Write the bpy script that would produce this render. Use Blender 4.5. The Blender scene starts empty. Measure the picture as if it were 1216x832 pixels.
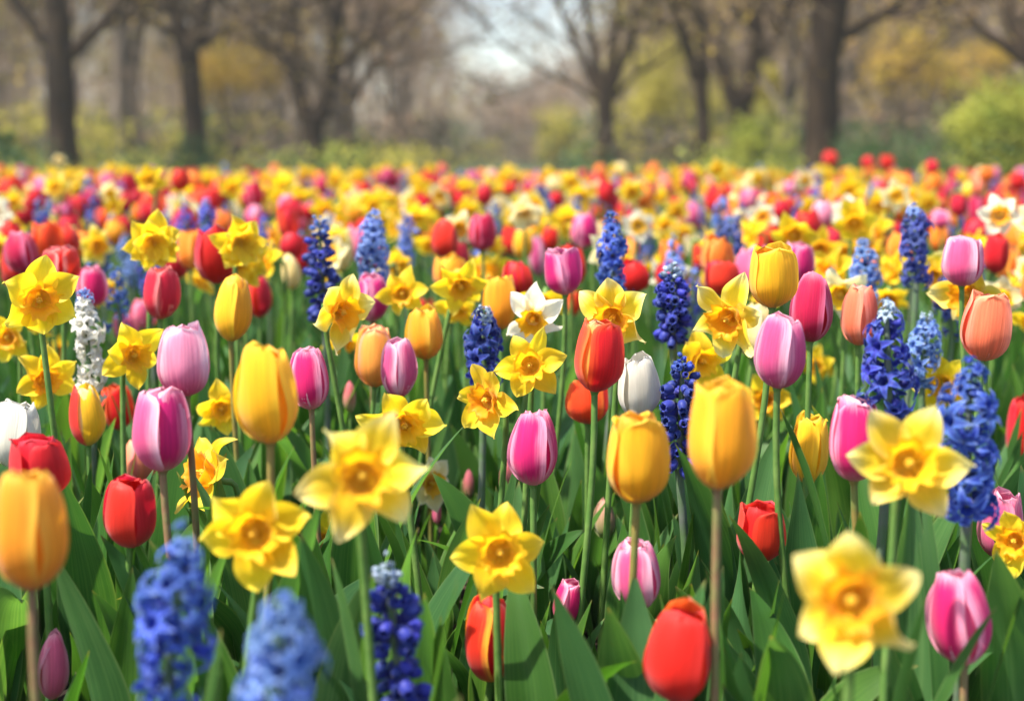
import bpy, math, random
import numpy as np

PI = math.pi
rng = np.random.default_rng(11)
random.seed(11)
S = bpy.context.scene
COL = S.collection

# ------------------------------------------------------------------ camera, light, exposure
FPX, CX, CY, HOR = 1689.0, 608.0, 416.0, 178.0      # photo pixels
CAMH = 0.62
PITCH = math.atan((CY - HOR) / FPX)
cam = bpy.data.cameras.new('camera')
cam.sensor_width = 36.0
cam.lens = 50.0
cam.clip_start, cam.clip_end = 0.05, 2000
cam.dof.use_dof = True
cam.dof.focus_distance = 1.55
cam.dof.aperture_fstop = 3.3
camo = bpy.data.objects.new('camera', cam)
camo.location = (0, 0, CAMH)
camo.rotation_euler = (PI / 2 - PITCH, 0, 0)
COL.objects.link(camo)
S.camera = camo

SUN_DIR = np.array([-0.40, -0.20, 0.82])
SUN_DIR = SUN_DIR / np.linalg.norm(SUN_DIR)
EL = math.asin(SUN_DIR[2])
AZ = math.atan2(SUN_DIR[0], SUN_DIR[1])
w = bpy.data.worlds.new('World')
S.world = w
w.use_nodes = True
nt = w.node_tree
sky = nt.nodes.new('ShaderNodeTexSky')
sky.sky_type = 'NISHITA'
sky.sun_disc = False
sky.sun_elevation = EL
sky.sun_rotation = AZ
sky.air_density = 1.0
sky.dust_density = 1.6
sky.ozone_density = 1.0
bg = nt.nodes['Background']
bg.inputs['Strength'].default_value = 0.135
nt.links.new(sky.outputs[0], bg.inputs[0])
sl = bpy.data.lights.new('sun', 'SUN')
sl.energy = 5.0
sl.angle = math.radians(1.5)
sl.color = (1.0, 0.92, 0.80)
so = bpy.data.objects.new('sun', sl)
from mathutils import Vector
so.rotation_euler = Vector((-SUN_DIR[0], -SUN_DIR[1], -SUN_DIR[2])).to_track_quat('-Z', 'Y').to_euler()
so.location = (-8, 4, 20)
COL.objects.link(so)
S.view_settings.view_transform = 'Standard'
S.view_settings.look = 'None'
S.view_settings.gamma = 1
S.view_settings.use_curve_mapping = False
S.view_settings.exposure = 1.43
S.cycles.use_denoising = True
S.cycles.max_bounces = 8
S.cycles.transmission_bounces = 6
S.cycles.transparent_max_bounces = 6
S.cycles.volume_bounces = 1
S.cycles.sample_clamp_indirect = 6.0

cp, sp_ = math.cos(PITCH), math.sin(PITCH)


def unproj(px, py, d):
    """pixel of the photograph + depth along the view axis -> world point"""
    x = (px - CX) / FPX * d
    v = -(py - CY) / FPX * d
    return np.array([x, d * cp + v * sp_, CAMH + v * cp - d * sp_])


def proj(p):
    q = np.asarray(p, float) - np.array([0, 0, CAMH])
    d = q[1] * cp - q[2] * sp_
    v = q[1] * sp_ + q[2] * cp
    return CX + q[0] / d * FPX, CY - v / d * FPX, d


# ------------------------------------------------------------------ helpers
class MB:
    def __init__(s):
        s.v, s.f, s.uv, s.m, s.n = [], [], [], [], 0

    def add(s, v, f, uv, mi=0):
        v = np.asarray(v, np.float32).reshape(-1, 3)
        f = np.asarray(f, np.int32).reshape(-1, 4)
        s.v.append(v)
        s.uv.append(np.asarray(uv, np.float32).reshape(-1, 2))
        s.f.append(f + s.n)
        s.m.append(np.full(len(f), mi, np.int32))
        s.n += len(v)
        return s

    def grid(s, P, mi=0, uv=None, closed=False):
        n, m = P.shape[:2]
        k = _gridf(n, m, closed)
        if uv is None:
            uu, vv = np.meshgrid(np.linspace(0, 1, n), np.linspace(0, 1, m), indexing='ij')
            uv = np.stack([uu, vv], -1)
        return s.add(P, k, uv, mi)

    def arrays(s):
        return np.concatenate(s.v), np.concatenate(s.f), np.concatenate(s.uv), np.concatenate(s.m)

    def append(s, arr, M=None, t=None, remap=None):
        v, f, uv, m = arr
        if M is not None:
            v = v @ np.asarray(M, np.float32).T
        if t is not None:
            v = v + np.asarray(t, np.float32)
        s.v.append(v.astype(np.float32))
        s.f.append(f + s.n)
        s.uv.append(uv)
        s.m.append(m if remap is None else np.asarray(remap, np.int32)[m])
        s.n += len(v)

    def mesh(s, name, mats, smooth=True):
        return mesh_from(name, s.arrays(), mats, smooth)

    def obj(s, name, mats, parent=None, smooth=True):
        return link(name, s.mesh(name, mats, smooth), parent)


_gc = {}


def _gridf(n, m, closed):
    k = (n, m, closed)
    if k not in _gc:
        i = np.arange(n if closed else n - 1)
        j = np.arange(m - 1)
        I, J = np.meshgrid(i, j, indexing='ij')
        I2 = (I + 1) % n
        _gc[k] = np.stack([I * m + J, I2 * m + J, I2 * m + J + 1, I * m + J + 1], -1).reshape(-1, 4)
    return _gc[k]


def mesh_from(name, arr, mats, smooth=True):
    v, f, uv, m = arr
    me = bpy.data.meshes.new(name)
    me.vertices.add(len(v))
    me.vertices.foreach_set('co', v.astype(np.float32).ravel())
    nf = len(f)
    me.loops.add(nf * 4)
    me.loops.foreach_set('vertex_index', f.astype(np.int32).ravel())
    me.polygons.add(nf)
    me.polygons.foreach_set('loop_start', np.arange(0, nf * 4, 4, dtype=np.int32))
    me.polygons.foreach_set('material_index', m)
    me.polygons.foreach_set('use_smooth', np.full(nf, smooth))
    l = me.uv_layers.new(name='UVMap')
    l.data.foreach_set('uv', uv[f.ravel()].astype(np.float32).ravel())
    for x in (mats if isinstance(mats, (list, tuple)) else [mats]):
        me.materials.append(x)
    me.update(calc_edges=True)
    return me


def link(name, me, parent=None, loc=None):
    o = bpy.data.objects.new(name, me)
    COL.objects.link(o)
    if parent is not None:
        o.parent = parent
    if loc is not None:
        o.location = loc
    return o


def thing(name, loc, label=None, cat=None, group=None):
    o = bpy.data.objects.new(name, None)
    o.empty_display_size = 0.02
    o.location = loc
    COL.objects.link(o)
    tag(o, label, cat, group)
    return o


def tag(o, label=None, cat=None, group=None, kind=None):
    if label: o['label'] = label
    if cat: o['category'] = cat
    if group: o['group'] = group
    if kind: o['kind'] = kind
    return o


def nrm(v):
    v = np.asarray(v, float)
    return v / max(np.linalg.norm(v), 1e-9)


def tube(path, rad, seg=8):
    """-> grid (seg, n, 3) closed in the first index"""
    p = np.asarray(path, float)
    n = len(p)
    r = np.broadcast_to(np.asarray(rad, float), (n,))
    t = np.gradient(p, axis=0)
    t /= np.maximum(np.linalg.norm(t, axis=1, keepdims=True), 1e-9)
    ref = np.array([0.0, 1.0, 0.0]) if abs(t[0][2]) > 0.7 else np.array([0.0, 0.0, 1.0])
    a = np.cross(t, ref)
    a /= np.maximum(np.linalg.norm(a, axis=1, keepdims=True), 1e-9)
    b = np.cross(t, a)
    th = np.linspace(0, 2 * PI, seg, endpoint=False)
    return p[None] + (np.cos(th)[:, None, None] * a[None] + np.sin(th)[:, None, None] * b[None]) * r[None, :, None]


def bez(p0, p1, p2, p3, n):
    t = np.linspace(0, 1, n)[:, None]
    p0, p1, p2, p3 = [np.asarray(x, float) for x in (p0, p1, p2, p3)]
    return (1 - t) ** 3 * p0 + 3 * (1 - t) ** 2 * t * p1 + 3 * (1 - t) * t * t * p2 + t ** 3 * p3


def frame(n, roll=0.0):
    """matrix with columns right, up, normal"""
    n = nrm(n)
    up = np.array([0, 0, 1.0]) if abs(n[2]) < 0.95 else np.array([0, 1.0, 0])
    r = nrm(np.cross(up, n))
    u = np.cross(n, r)
    c, s = math.cos(roll), math.sin(roll)
    return np.stack([r * c + u * s, u * c - r * s, n], 1)


# ------------------------------------------------------------------ materials
def newmat(name):
    m = bpy.data.materials.new(name)
    m.use_nodes = True
    t = m.node_tree
    t.nodes.clear()
    return m, t, t.nodes.new('ShaderNodeOutputMaterial')


def N(t, typ, **kw):
    n = t.nodes.new(typ)
    for k, v in kw.items():
        setattr(n, k, v)
    return n


def math_(t, op, a, b=None, c=None, clamp=False):
    n = N(t, 'ShaderNodeMath', operation=op, use_clamp=clamp)
    for i, x in enumerate((a, b, c)):
        if x is None: continue
        if isinstance(x, (int, float)): n.inputs[i].default_value = x
        else: t.links.new(x, n.inputs[i])
    return n.outputs[0]


def mixc(t, f, a, b, blend='MIX'):
    n = N(t, 'ShaderNodeMix', data_type='RGBA', blend_type=blend)
    for i, x in ((0, f), (6, a), (7, b)):
        if isinstance(x, (int, float)): n.inputs[i].default_value = x
        elif isinstance(x, tuple): n.inputs[i].default_value = (*x, 1)
        else: t.links.new(x, n.inputs[i])
    return n.outputs[2]


def sstep(t, x, lo, hi):
    n = N(t, 'ShaderNodeMapRange', interpolation_type='SMOOTHSTEP')
    t.links.new(x, n.inputs[0])
    n.inputs[1].default_value = lo
    n.inputs[2].default_value = hi
    return n.outputs[0]


def thin_surface(t, out, col, trans, rough, spec=0.35, tmul=(1, 1, 1), bump=None, sheen=0.0):
    p = N(t, 'ShaderNodeBsdfPrincipled')
    t.links.new(col, p.inputs['Base Color'])
    p.inputs['Roughness'].default_value = rough
    p.inputs['Specular IOR Level'].default_value = spec
    if sheen:
        p.inputs['Sheen Weight'].default_value = sheen
    tr = N(t, 'ShaderNodeBsdfTranslucent')
    t.links.new(mixc(t, 1.0, col, tuple(tmul), 'MULTIPLY'), tr.inputs[0])
    mx = N(t, 'ShaderNodeMixShader')
    mx.inputs[0].default_value = trans
    t.links.new(p.outputs[0], mx.inputs[1])
    t.links.new(tr.outputs[0], mx.inputs[2])
    if bump is not None:
        t.links.new(bump, p.inputs['Normal'])
    t.links.new(mx.outputs[0], out.inputs[0])


def mat_petal(name, mid, edge, base, tip, edge_lo=0.45, edge_hi=1.0, edge_amt=1.0, base_hi=0.25, tip_lo=0.8, tip_amt=0.7, trans=0.42, rough=0.52, vein=0.34, vary=0.24):
    m, t, out = newmat(name)
    uv = N(t, 'ShaderNodeUVMap')
    sep = N(t, 'ShaderNodeSeparateXYZ')
    t.links.new(uv.outputs[0], sep.inputs[0])
    u, v = sep.outputs[0], sep.outputs[1]
    oi = N(t, 'ShaderNodeObjectInfo')
    comb = N(t, 'ShaderNodeCombineXYZ')
    t.links.new(math_(t, 'MULTIPLY', u, 34.0), comb.inputs[0])
    t.links.new(math_(t, 'MULTIPLY', v, 2.2), comb.inputs[1])
    t.links.new(math_(t, 'MULTIPLY', oi.outputs['Random'], 60.0), comb.inputs[2])
    nz = N(t, 'ShaderNodeTexNoise')
    nz.inputs['Scale'].default_value = 1.0
    nz.inputs['Detail'].default_value = 3
    t.links.new(comb.outputs[0], nz.inputs['Vector'])
    comb2 = N(t, 'ShaderNodeCombineXYZ')
    t.links.new(math_(t, 'MULTIPLY', u, 5.0), comb2.inputs[0])
    t.links.new(math_(t, 'MULTIPLY', v, 2.5), comb2.inputs[1])
    t.links.new(math_(t, 'MULTIPLY', oi.outputs['Random'], 90.0), comb2.inputs[2])
    nb = N(t, 'ShaderNodeTexNoise')
    nb.inputs['Scale'].default_value = 1.0
    nb.inputs['Detail'].default_value = 2
    t.links.new(comb2.outputs[0], nb.inputs['Vector'])
    e = math_(t, 'ABSOLUTE', math_(t, 'MULTIPLY_ADD', u, 2.0, -1.0))
    e = math_(t, 'ADD', e, math_(t, 'MULTIPLY_ADD', nz.outputs[0], 0.42, -0.21))
    e = math_(t, 'ADD', e, math_(t, 'MULTIPLY_ADD', nb.outputs[0], 0.36, -0.18))
    fe = math_(t, 'MULTIPLY', sstep(t, e, edge_lo, edge_hi), edge_amt)
    c = mixc(t, fe, mid, edge)
    vj = math_(t, 'ADD', v, math_(t, 'MULTIPLY_ADD', nz.outputs[0], 0.24, -0.12))
    c = mixc(t, math_(t, 'MULTIPLY', sstep(t, vj, tip_lo, 1.05), tip_amt), c, tip)
    c = mixc(t, math_(t, 'SUBTRACT', 1.0, sstep(t, vj, 0.0, base_hi)), c, base)
    k = math_(t, 'MULTIPLY_ADD', nz.outputs[0], vein * 2, 1.0 - vein)
    k = math_(t, 'MULTIPLY', k, math_(t, 'MULTIPLY_ADD', nb.outputs[0], 0.24, 0.88))
    k = math_(t, 'MULTIPLY', k, math_(t, 'MULTIPLY_ADD', oi.outputs['Random'], vary, 1.0 - vary / 2))
    hs = N(t, 'ShaderNodeHueSaturation')
    t.links.new(c, hs.inputs['Color'])
    t.links.new(k, hs.inputs['Value'])
    t.links.new(math_(t, 'MULTIPLY_ADD', oi.outputs['Random'], 0.016, 0.492), hs.inputs['Hue'])
    b = N(t, 'ShaderNodeBump')
    b.inputs['Strength'].default_value = 0.4
    b.inputs['Distance'].default_value = 0.0012
    t.links.new(nz.outputs[0], b.inputs['Height'])
    thin_surface(t, out, hs.outputs[0], trans, rough, 0.28, (1, 1, 1), b.outputs[0], 0.15)
    return m


def mat_leaf(name, base, vein, trans=0.5, rough=0.46, tmul=(1.6, 1.55, 0.55)):
    m, t, out = newmat(name)
    uv = N(t, 'ShaderNodeUVMap')
    sep = N(t, 'ShaderNodeSeparateXYZ')
    t.links.new(uv.outputs[0], sep.inputs[0])
    u, v = sep.outputs[0], sep.outputs[1]
    oi = N(t, 'ShaderNodeObjectInfo')
    comb = N(t, 'ShaderNodeCombineXYZ')
    t.links.new(math_(t, 'MULTIPLY', u, 30.0), comb.inputs[0])
    t.links.new(math_(t, 'MULTIPLY', v, 1.2), comb.inputs[1])
    t.links.new(math_(t, 'MULTIPLY', oi.outputs['Random'], 40.0), comb.inputs[2])
    nz = N(t, 'ShaderNodeTexNoise')
    nz.inputs['Scale'].default_value = 1.0
    nz.inputs['Detail'].default_value = 2
    t.links.new(comb.outputs[0], nz.inputs['Vector'])
    geo = N(t, 'ShaderNodeNewGeometry')
    nb = N(t, 'ShaderNodeTexNoise')
    nb.inputs['Scale'].default_value = 14.0
    t.links.new(geo.outputs['Position'], nb.inputs['Vector'])
    c = mixc(t, sstep(t, nz.outputs[0], 0.35, 0.75), base, vein)
    e = math_(t, 'ABSOLUTE', math_(t, 'MULTIPLY_ADD', u, 2.0, -1.0))
    c = mixc(t, math_(t, 'MULTIPLY', sstep(t, e, 0.9, 1.0), 0.55), c, (0.16, 0.24, 0.09))
    c = mixc(t, math_(t, 'MULTIPLY', sstep(t, v, 0.955, 1.0), 0.5), c, (0.25, 0.18, 0.07))
    k = math_(t, 'MULTIPLY', math_(t, 'MULTIPLY_ADD', nb.outputs[0], 0.7, 0.65), math_(t, 'MULTIPLY_ADD', oi.outputs['Random'], 0.5, 0.75))
    hs = N(t, 'ShaderNodeHueSaturation')
    t.links.new(c, hs.inputs['Color'])
    t.links.new(k, hs.inputs['Value'])
    t.links.new(math_(t, 'MULTIPLY_ADD', oi.outputs['Random'], -0.03, 0.515), hs.inputs['Hue'])
    b = N(t, 'ShaderNodeBump')
    b.inputs['Strength'].default_value = 0.3
    b.inputs['Distance'].default_value = 0.001
    t.links.new(nz.outputs[0], b.inputs['Height'])
    thin_surface(t, out, hs.outputs[0], trans, rough, 0.22, tmul, b.outputs[0])
    return m


def mat_noise(name, a, b, scale=6.0, rough=0.85, bump=0.4, detail=5, stretch=(1, 1, 1), dist=0.02, trans=0.0, lo=0.35, hi=0.68):
    m, t, out = newmat(name)
    tc = N(t, 'ShaderNodeTexCoord')
    mp = N(t, 'ShaderNodeMapping')
    mp.inputs['Scale'].default_value = stretch
    t.links.new(tc.outputs['Object'], mp.inputs[0])
    nz = N(t, 'ShaderNodeTexNoise')
    nz.inputs['Scale'].default_value = scale
    nz.inputs['Detail'].default_value = detail
    t.links.new(mp.outputs[0], nz.inputs['Vector'])
    c = mixc(t, sstep(t, nz.outputs[0], lo, hi), a, b)
    bp = N(t, 'ShaderNodeBump')
    bp.inputs['Strength'].default_value = bump
    bp.inputs['Distance'].default_value = dist
    t.links.new(nz.outputs[0], bp.inputs['Height'])
    if trans:
        thin_surface(t, out, c, trans, rough, 0.25)
    else:
        p = N(t, 'ShaderNodeBsdfPrincipled')
        t.links.new(c, p.inputs['Base Color'])
        p.inputs['Roughness'].default_value = rough
        p.inputs['Specular IOR Level'].default_value = 0.25
        t.links.new(bp.outputs[0], p.inputs['Normal'])
        t.links.new(p.outputs[0], out.inputs[0])
    return m


TUL = {
    'yellow':  mat_petal('petal_yellow', (.86, .49, .012), (.86, .55, .03), (.70, .42, .03), (.88, .62, .06), edge_amt=.8),
    'amber':   mat_petal('petal_amber', (.86, .37, .014), (.88, .54, .05), (.76, .36, .03), (.90, .60, .06), edge_amt=.9, edge_lo=.5),
    'orange':  mat_petal('petal_orange', (.84, .22, .015), (.86, .38, .06), (.7, .28, .03), (.86, .36, .05), edge_amt=.85),
    'red':     mat_petal('petal_red', (.62, .007, .012), (.70, .025, .03), (.55, .01, .02), (.74, .05, .06), edge_amt=.7, vein=.2),
    'flame':   mat_petal('petal_flame_red', (.66, .006, .010), (.86, .36, .03), (.84, .34, .04), (.80, .09, .04), edge_lo=.5, edge_amt=.95),
    'scarlet': mat_petal('petal_scarlet_orange', (.74, .035, .008), (.82, .16, .03), (.62, .03, .012), (.80, .18, .04), edge_lo=.5, edge_amt=.8),
    'redpink': mat_petal('petal_red_pale_edge', (.66, .01, .022), (.84, .33, .30), (.72, .12, .08), (.84, .36, .32), edge_lo=.62, edge_amt=.9),
    'crimson': mat_petal('petal_crimson', (.56, .008, .06), (.78, .17, .30), (.5, .03, .08), (.80, .3, .4), edge_lo=.55),
    'magenta': mat_petal('petal_magenta', (.62, .012, .17), (.83, .34, .50), (.74, .3, .38), (.86, .50, .60), edge_lo=.42, edge_hi=.95),
    'pink':    mat_petal('petal_pink', (.68, .09, .25), (.86, .48, .60), (.66, .16, .28), (.87, .56, .64), edge_lo=.35, edge_hi=.95),
    'rose':    mat_petal('petal_rose', (.74, .13, .27), (.83, .34, .46), (.68, .2, .26), (.84, .42, .50), edge_lo=.4),
    'palepink': mat_petal('petal_pale_pink', (.80, .30, .44), (.88, .62, .69), (.62, .06, .22), (.88, .64, .70), edge_lo=.4, base_hi=.6),
    'coral':   mat_petal('petal_coral', (.78, .17, .085), (.84, .30, .20), (.74, .22, .10), (.85, .36, .16), edge_lo=.4),
    'salmon':  mat_petal('petal_salmon', (.80, .27, .16), (.80, .24, .26), (.74, .3, .16), (.85, .42, .28), edge_lo=.45),
    'peach':   mat_petal('petal_peach', (.84, .36, .06), (.82, .34, .22), (.8, .34, .06), (.86, .48, .30), edge_lo=.6),
    'white':   mat_petal('petal_white', (.58, .55, .46), (.64, .62, .54), (.58, .57, .36), (.64, .62, .55), vein=.14, trans=.3),
    'cream':   mat_petal('petal_cream', (.82, .66, .27), (.86, .76, .45), (.75, .62, .22), (.86, .72, .35), vein=.1),
    'budpink': mat_petal('petal_bud_pink', (.58, .15, .17), (.60, .22, .2), (.34, .33, .13), (.64, .12, .2), base_hi=.75, edge_lo=.6),
    'budgreen': mat_petal('petal_bud_green', (.50, .26, .2), (.38, .32, .16), (.25, .32, .10), (.56, .2, .22), base_hi=.8, edge_lo=.5),
    'bicolour_red': mat_petal('petal_half_red', (.70, .05, .05), (.84, .42, .1), (.7, .5, .1), (.82, .5, .1), edge_lo=.75),
}
DAF = {
    'yellow': mat_petal('daffodil_petal', (.87, .62, .014), (.88, .67, .03), (.86, .54, .01), (.88, .72, .12), tip_lo=.7, tip_amt=.75, edge_amt=.7, trans=.5, vein=.1),
    'paletip': mat_petal('daffodil_petal_pale_tip', (.87, .62, .022), (.88, .72, .12), (.86, .54, .01), (.90, .83, .36), tip_lo=.55, tip_amt=.9, edge_amt=.8, trans=.5, vein=.1),
    'pale': mat_petal('daffodil_petal_pale', (.86, .74, .32), (.88, .80, .50), (.85, .55, .04), (.88, .83, .62), tip_lo=.5, base_hi=.35, trans=.5, vein=.08),
    'white': mat_petal('daffodil_petal_white', (.86, .80, .56), (.88, .84, .68), (.86, .62, .10), (.88, .85, .72), tip_lo=.5, base_hi=.3, trans=.5, vein=.06),
}
TRUMPET = mat_petal('daffodil_trumpet', (.87, .50, .007), (.87, .50, .007), (.86, .48, .012), (.88, .56, .012), edge_amt=0, vein=.14, tip_lo=.8, trans=.55)
TRUMPET_DEEP = mat_petal('daffodil_trumpet_deep', (.87, .41, .006), (.87, .41, .006), (.86, .42, .01), (.88, .45, .01), edge_amt=0, vein=.14, tip_lo=.85, trans=.55)
PISTIL = mat_noise('daffodil_pistil', (.84, .52, .03), (.86, .6, .08), 200, .6, .1, trans=.3)
HYA = {
    'deep': mat_petal('floret_deep_blue', (.020, .034, .25), (.04, .085, .42), (.018, .022, .17), (.12, .20, .54), edge_lo=.3, vary=.7, trans=.3, vein=.2),
    'blue': mat_petal('floret_blue', (.024, .060, .33), (.075, .17, .54), (.018, .03, .22), (.30, .42, .74), edge_lo=.3, vary=.7, trans=.35, vein=.2),
    'light': mat_petal('floret_light_blue', (.10, .20, .52), (.24, .37, .70), (.04, .08, .36), (.50, .60, .82), edge_lo=.3, vary=.7, trans=.4, vein=.15),
    'slate': mat_petal('floret_slate_blue', (.11, .19, .48), (.24, .34, .62), (.07, .10, .36), (.36, .48, .70), edge_lo=.3, vary=.7, trans=.35),
    'violet': mat_petal('floret_violet_blue', (.04, .055, .30), (.09, .13, .42), (.035, .04, .24), (.18, .24, .52), edge_lo=.3, vary=.7, trans=.3),
    'white': mat_petal('floret_white', (.66, .64, .57), (.70, .68, .62), (.56, .58, .42), (.7, .68, .62), vein=.06, vary=.2, trans=.3),
    'tip': mat_petal('floret_pale_tip', (.30, .38, .50), (.42, .52, .58), (.14, .26, .22), (.5, .6, .62), edge_lo=.3, vary=.7, trans=.3),
}
M_STEM = mat_noise('stem_green', (.07, .15, .03), (.11, .19, .045), 40, .5, .1)
M_STEM_OCHRE = mat_noise('stem_ochre', (.20, .15, .04), (.15, .17, .045), 40, .5, .1)
M_STEM_RED = mat_noise('stem_reddish', (.20, .11, .06), (.16, .17, .06), 40, .5, .1)
M_HYSTEM = mat_noise('stem_hyacinth', (.07, .13, .05), (.10, .12, .10), 40, .5, .1)
M_LEAF = mat_leaf('tulip_leaf', (.043, .125, .040), (.072, .168, .056))
M_LEAF2 = mat_leaf('tulip_leaf_light', (.045, .13, .022), (.07, .17, .03), trans=.5)
M_STRAP = mat_leaf('strap_leaf', (.026, .085, .019), (.046, .12, .027))
LEAVES = [M_LEAF, M_LEAF, M_LEAF2]


# ------------------------------------------------------------------ plant parts
def tulip_petal(R, H, ang, inner=False, openness=0.45, curl=0.0, point=0.5, nu=9, nv=12, lean=0.0, wmax=1.05, seed=0):
    r_ = np.random.default_rng(seed)
    s = np.linspace(-1, 1, nu)[:, None]
    t = np.linspace(0, 1, nv)[None, :]
    topr = openness * (0.74 if inner else 0.86)
    k = 0.44
    rise = 0.14 + 0.86 * np.sin(np.clip(t / k, 0, 1) * PI / 2) ** 0.78
    fall = 1 - (1 - topr) * np.clip((t - k) / (1 - k), 0, 1) ** 1.9
    r = R * np.where(t < k, rise, fall) * (0.90 if inner else 1.0)
    pw = 2.2 + 1.9 * (1 - point)
    wd = np.where(t < 0.42, 0.42 + 0.58 * np.sin(np.clip(t / 0.42, 0, 1) * PI / 2), (1 - np.clip((t - 0.42) / 0.58, 0, 1) ** pw) ** (0.46 + 0.3 * point))
    W = wmax * wd
    ja = r_.normal(0, 0.09)
    wav = 0.045 * np.sin(t * 7 + r_.uniform(0, 6)) * s
    rr = r * (1 + (0.12 if not inner else 0.03) * np.abs(s) ** 3 * np.sin(np.clip(t * 1.15, 0, 1) * PI * .8) + 0.05 * np.exp(-(s / 0.16) ** 2) * (1 - t * 0.5) + wav * t)
    rr = rr + R * curl * np.clip((t - 0.78) / 0.22, 0, 1) ** 2
    rr = rr + R * lean * t ** 1.5 + R * (.055 if not inner else .03) * s * np.sin(np.clip(t, 0, 1) * PI * .85)
    a = ang + ja + s * W / np.maximum(0.55, np.clip(rr / R, .55, 1.2)) * 0.92
    z = H * (.55 * t + .45 * (3 * t ** 2 - 2 * t ** 3)) * (1 + r_.normal(0, 0.025)) * (0.985 if inner else 1.0)
    z = z - H * 0.03 * s ** 2 * np.sin(t * PI) + H * .018 * np.sin(s * 6 + r_.uniform(0, 6)) * t ** 5
    rr = rr + R * .05 * np.sin(s * 5 + r_.uniform(0, 6)) * t ** 4
    x, y = rr * np.cos(a), rr * np.sin(a)
    return np.stack([x, y, z + 0 * x], -1)


def leaf_grid(L, W, az, elev=82, bend=45, twist=0.3, fold=0.5, nu=5, nv=14, seed=0, strap=False, base_r=0.006):
    r_ = np.random.default_rng(seed)
    t = np.linspace(0, 1, nv)
    e = np.radians(elev - bend * t ** 1.7)
    ds = L / (nv - 1)
    h = np.concatenate([[0], np.cumsum(np.cos(e[:-1]) * ds)])
    z = np.concatenate([[0], np.cumsum(np.sin(e[:-1]) * ds)])
    side = r_.normal(0, 0.06) * L * t ** 2
    d = np.array([math.cos(az), math.sin(az), 0])
    q = np.array([-math.sin(az), math.cos(az), 0])
    c = d[None] * (base_r + h)[:, None] + q[None] * side[:, None] + np.array([0, 0, 1.0])[None] * z[:, None]
    nl = -np.sin(e)[:, None] * d[None] + np.cos(e)[:, None] * np.array([0, 0, 1.0])[None]
    if strap:
        wd = W * (0.75 + 0.25 * np.sin(t * PI)) * (1 - np.clip((t - .8) / .2, 0, 1) ** 2 * 0.97)
    else:
        wd = W * (0.45 + 0.55 * np.sin(np.clip(t / 0.42, 0, 1) * PI / 2)) * np.where(t > .42, (1 - np.clip((t - .42) / .58, 0, 1) ** 1.75), 1)
        wd = np.maximum(wd, 0.0006)
    tw = twist * t * 1.6
    wv = r_.uniform(0, 6)
    s = np.linspace(-1, 1, nu)
    P = np.zeros((nu, nv, 3))
    for i, si in enumerate(s):
        ac = np.cos(tw)[:, None] * q[None] + np.sin(tw)[:, None] * nl
        an = -np.sin(tw)[:, None] * q[None] + np.cos(tw)[:, None] * nl
        lift = fold * abs(si) ** 1.3 * (1 - 0.6 * t) + 0.10 * np.sin(t * 9 + wv + si) * abs(si) * t
        P[i] = c + ac * (si * wd * 0.5)[:, None] + an * (lift * wd * 0.5)[:, None]
    return P


def add_leaves(root, n, hmax, seed, kind='tulip', big=1.0, parent_name='leaf'):
    r_ = np.random.default_rng(seed)
    a0 = r_.uniform(0, 2 * PI)
    for k in range(n):
        az = a0 + k * 2.4 + r_.normal(0, 0.3)
        if kind == 'tulip':
            L = hmax * r_.uniform(0.85, 1.2)
            W = min(0.058, L * r_.uniform(0.17, 0.25)) * big
            P = leaf_grid(L, W, az, r_.uniform(78, 90), r_.uniform(3, 42) if r_.random() < .88 else r_.uniform(60, 100), r_.normal(0, .45), r_.uniform(.25, .8), 7, 18, int(r_.integers(1e9)))
            m = LEAVES[int(r_.integers(3))]
        else:
            L = hmax * r_.uniform(0.8, 1.15)
            P = leaf_grid(L, r_.uniform(.009, .014) * big, az, r_.uniform(78, 89), r_.uniform(2, 40), r_.normal(0, .6), .4, 3, 12, int(r_.integers(1e9)), True)
            m = M_STRAP
        MB().grid(P).obj(parent_name, m, root)


def stem_path(h_vec, seed, n=10, bow=0.02):
    r_ = np.random.default_rng(seed)
    b = np.array([r_.normal(0, bow), r_.normal(0, bow), 0])
    h = np.asarray(h_vec, float)
    return bez((0, 0, -0.01), b * .5 + np.array([0, 0, h[2] * .4]), np.array([h[0], h[1], h[2] * .62]) + b * .2, h, n)


def tilt_matrix(tx, ty):
    cx, sx, cy, sy = math.cos(tx), math.sin(tx), math.cos(ty), math.sin(ty)
    return np.array([[1, 0, 0], [0, cx, -sx], [0, sx, cx]]) @ np.array([[cy, 0, sy], [0, 1, 0], [-sy, 0, cy]])


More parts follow.
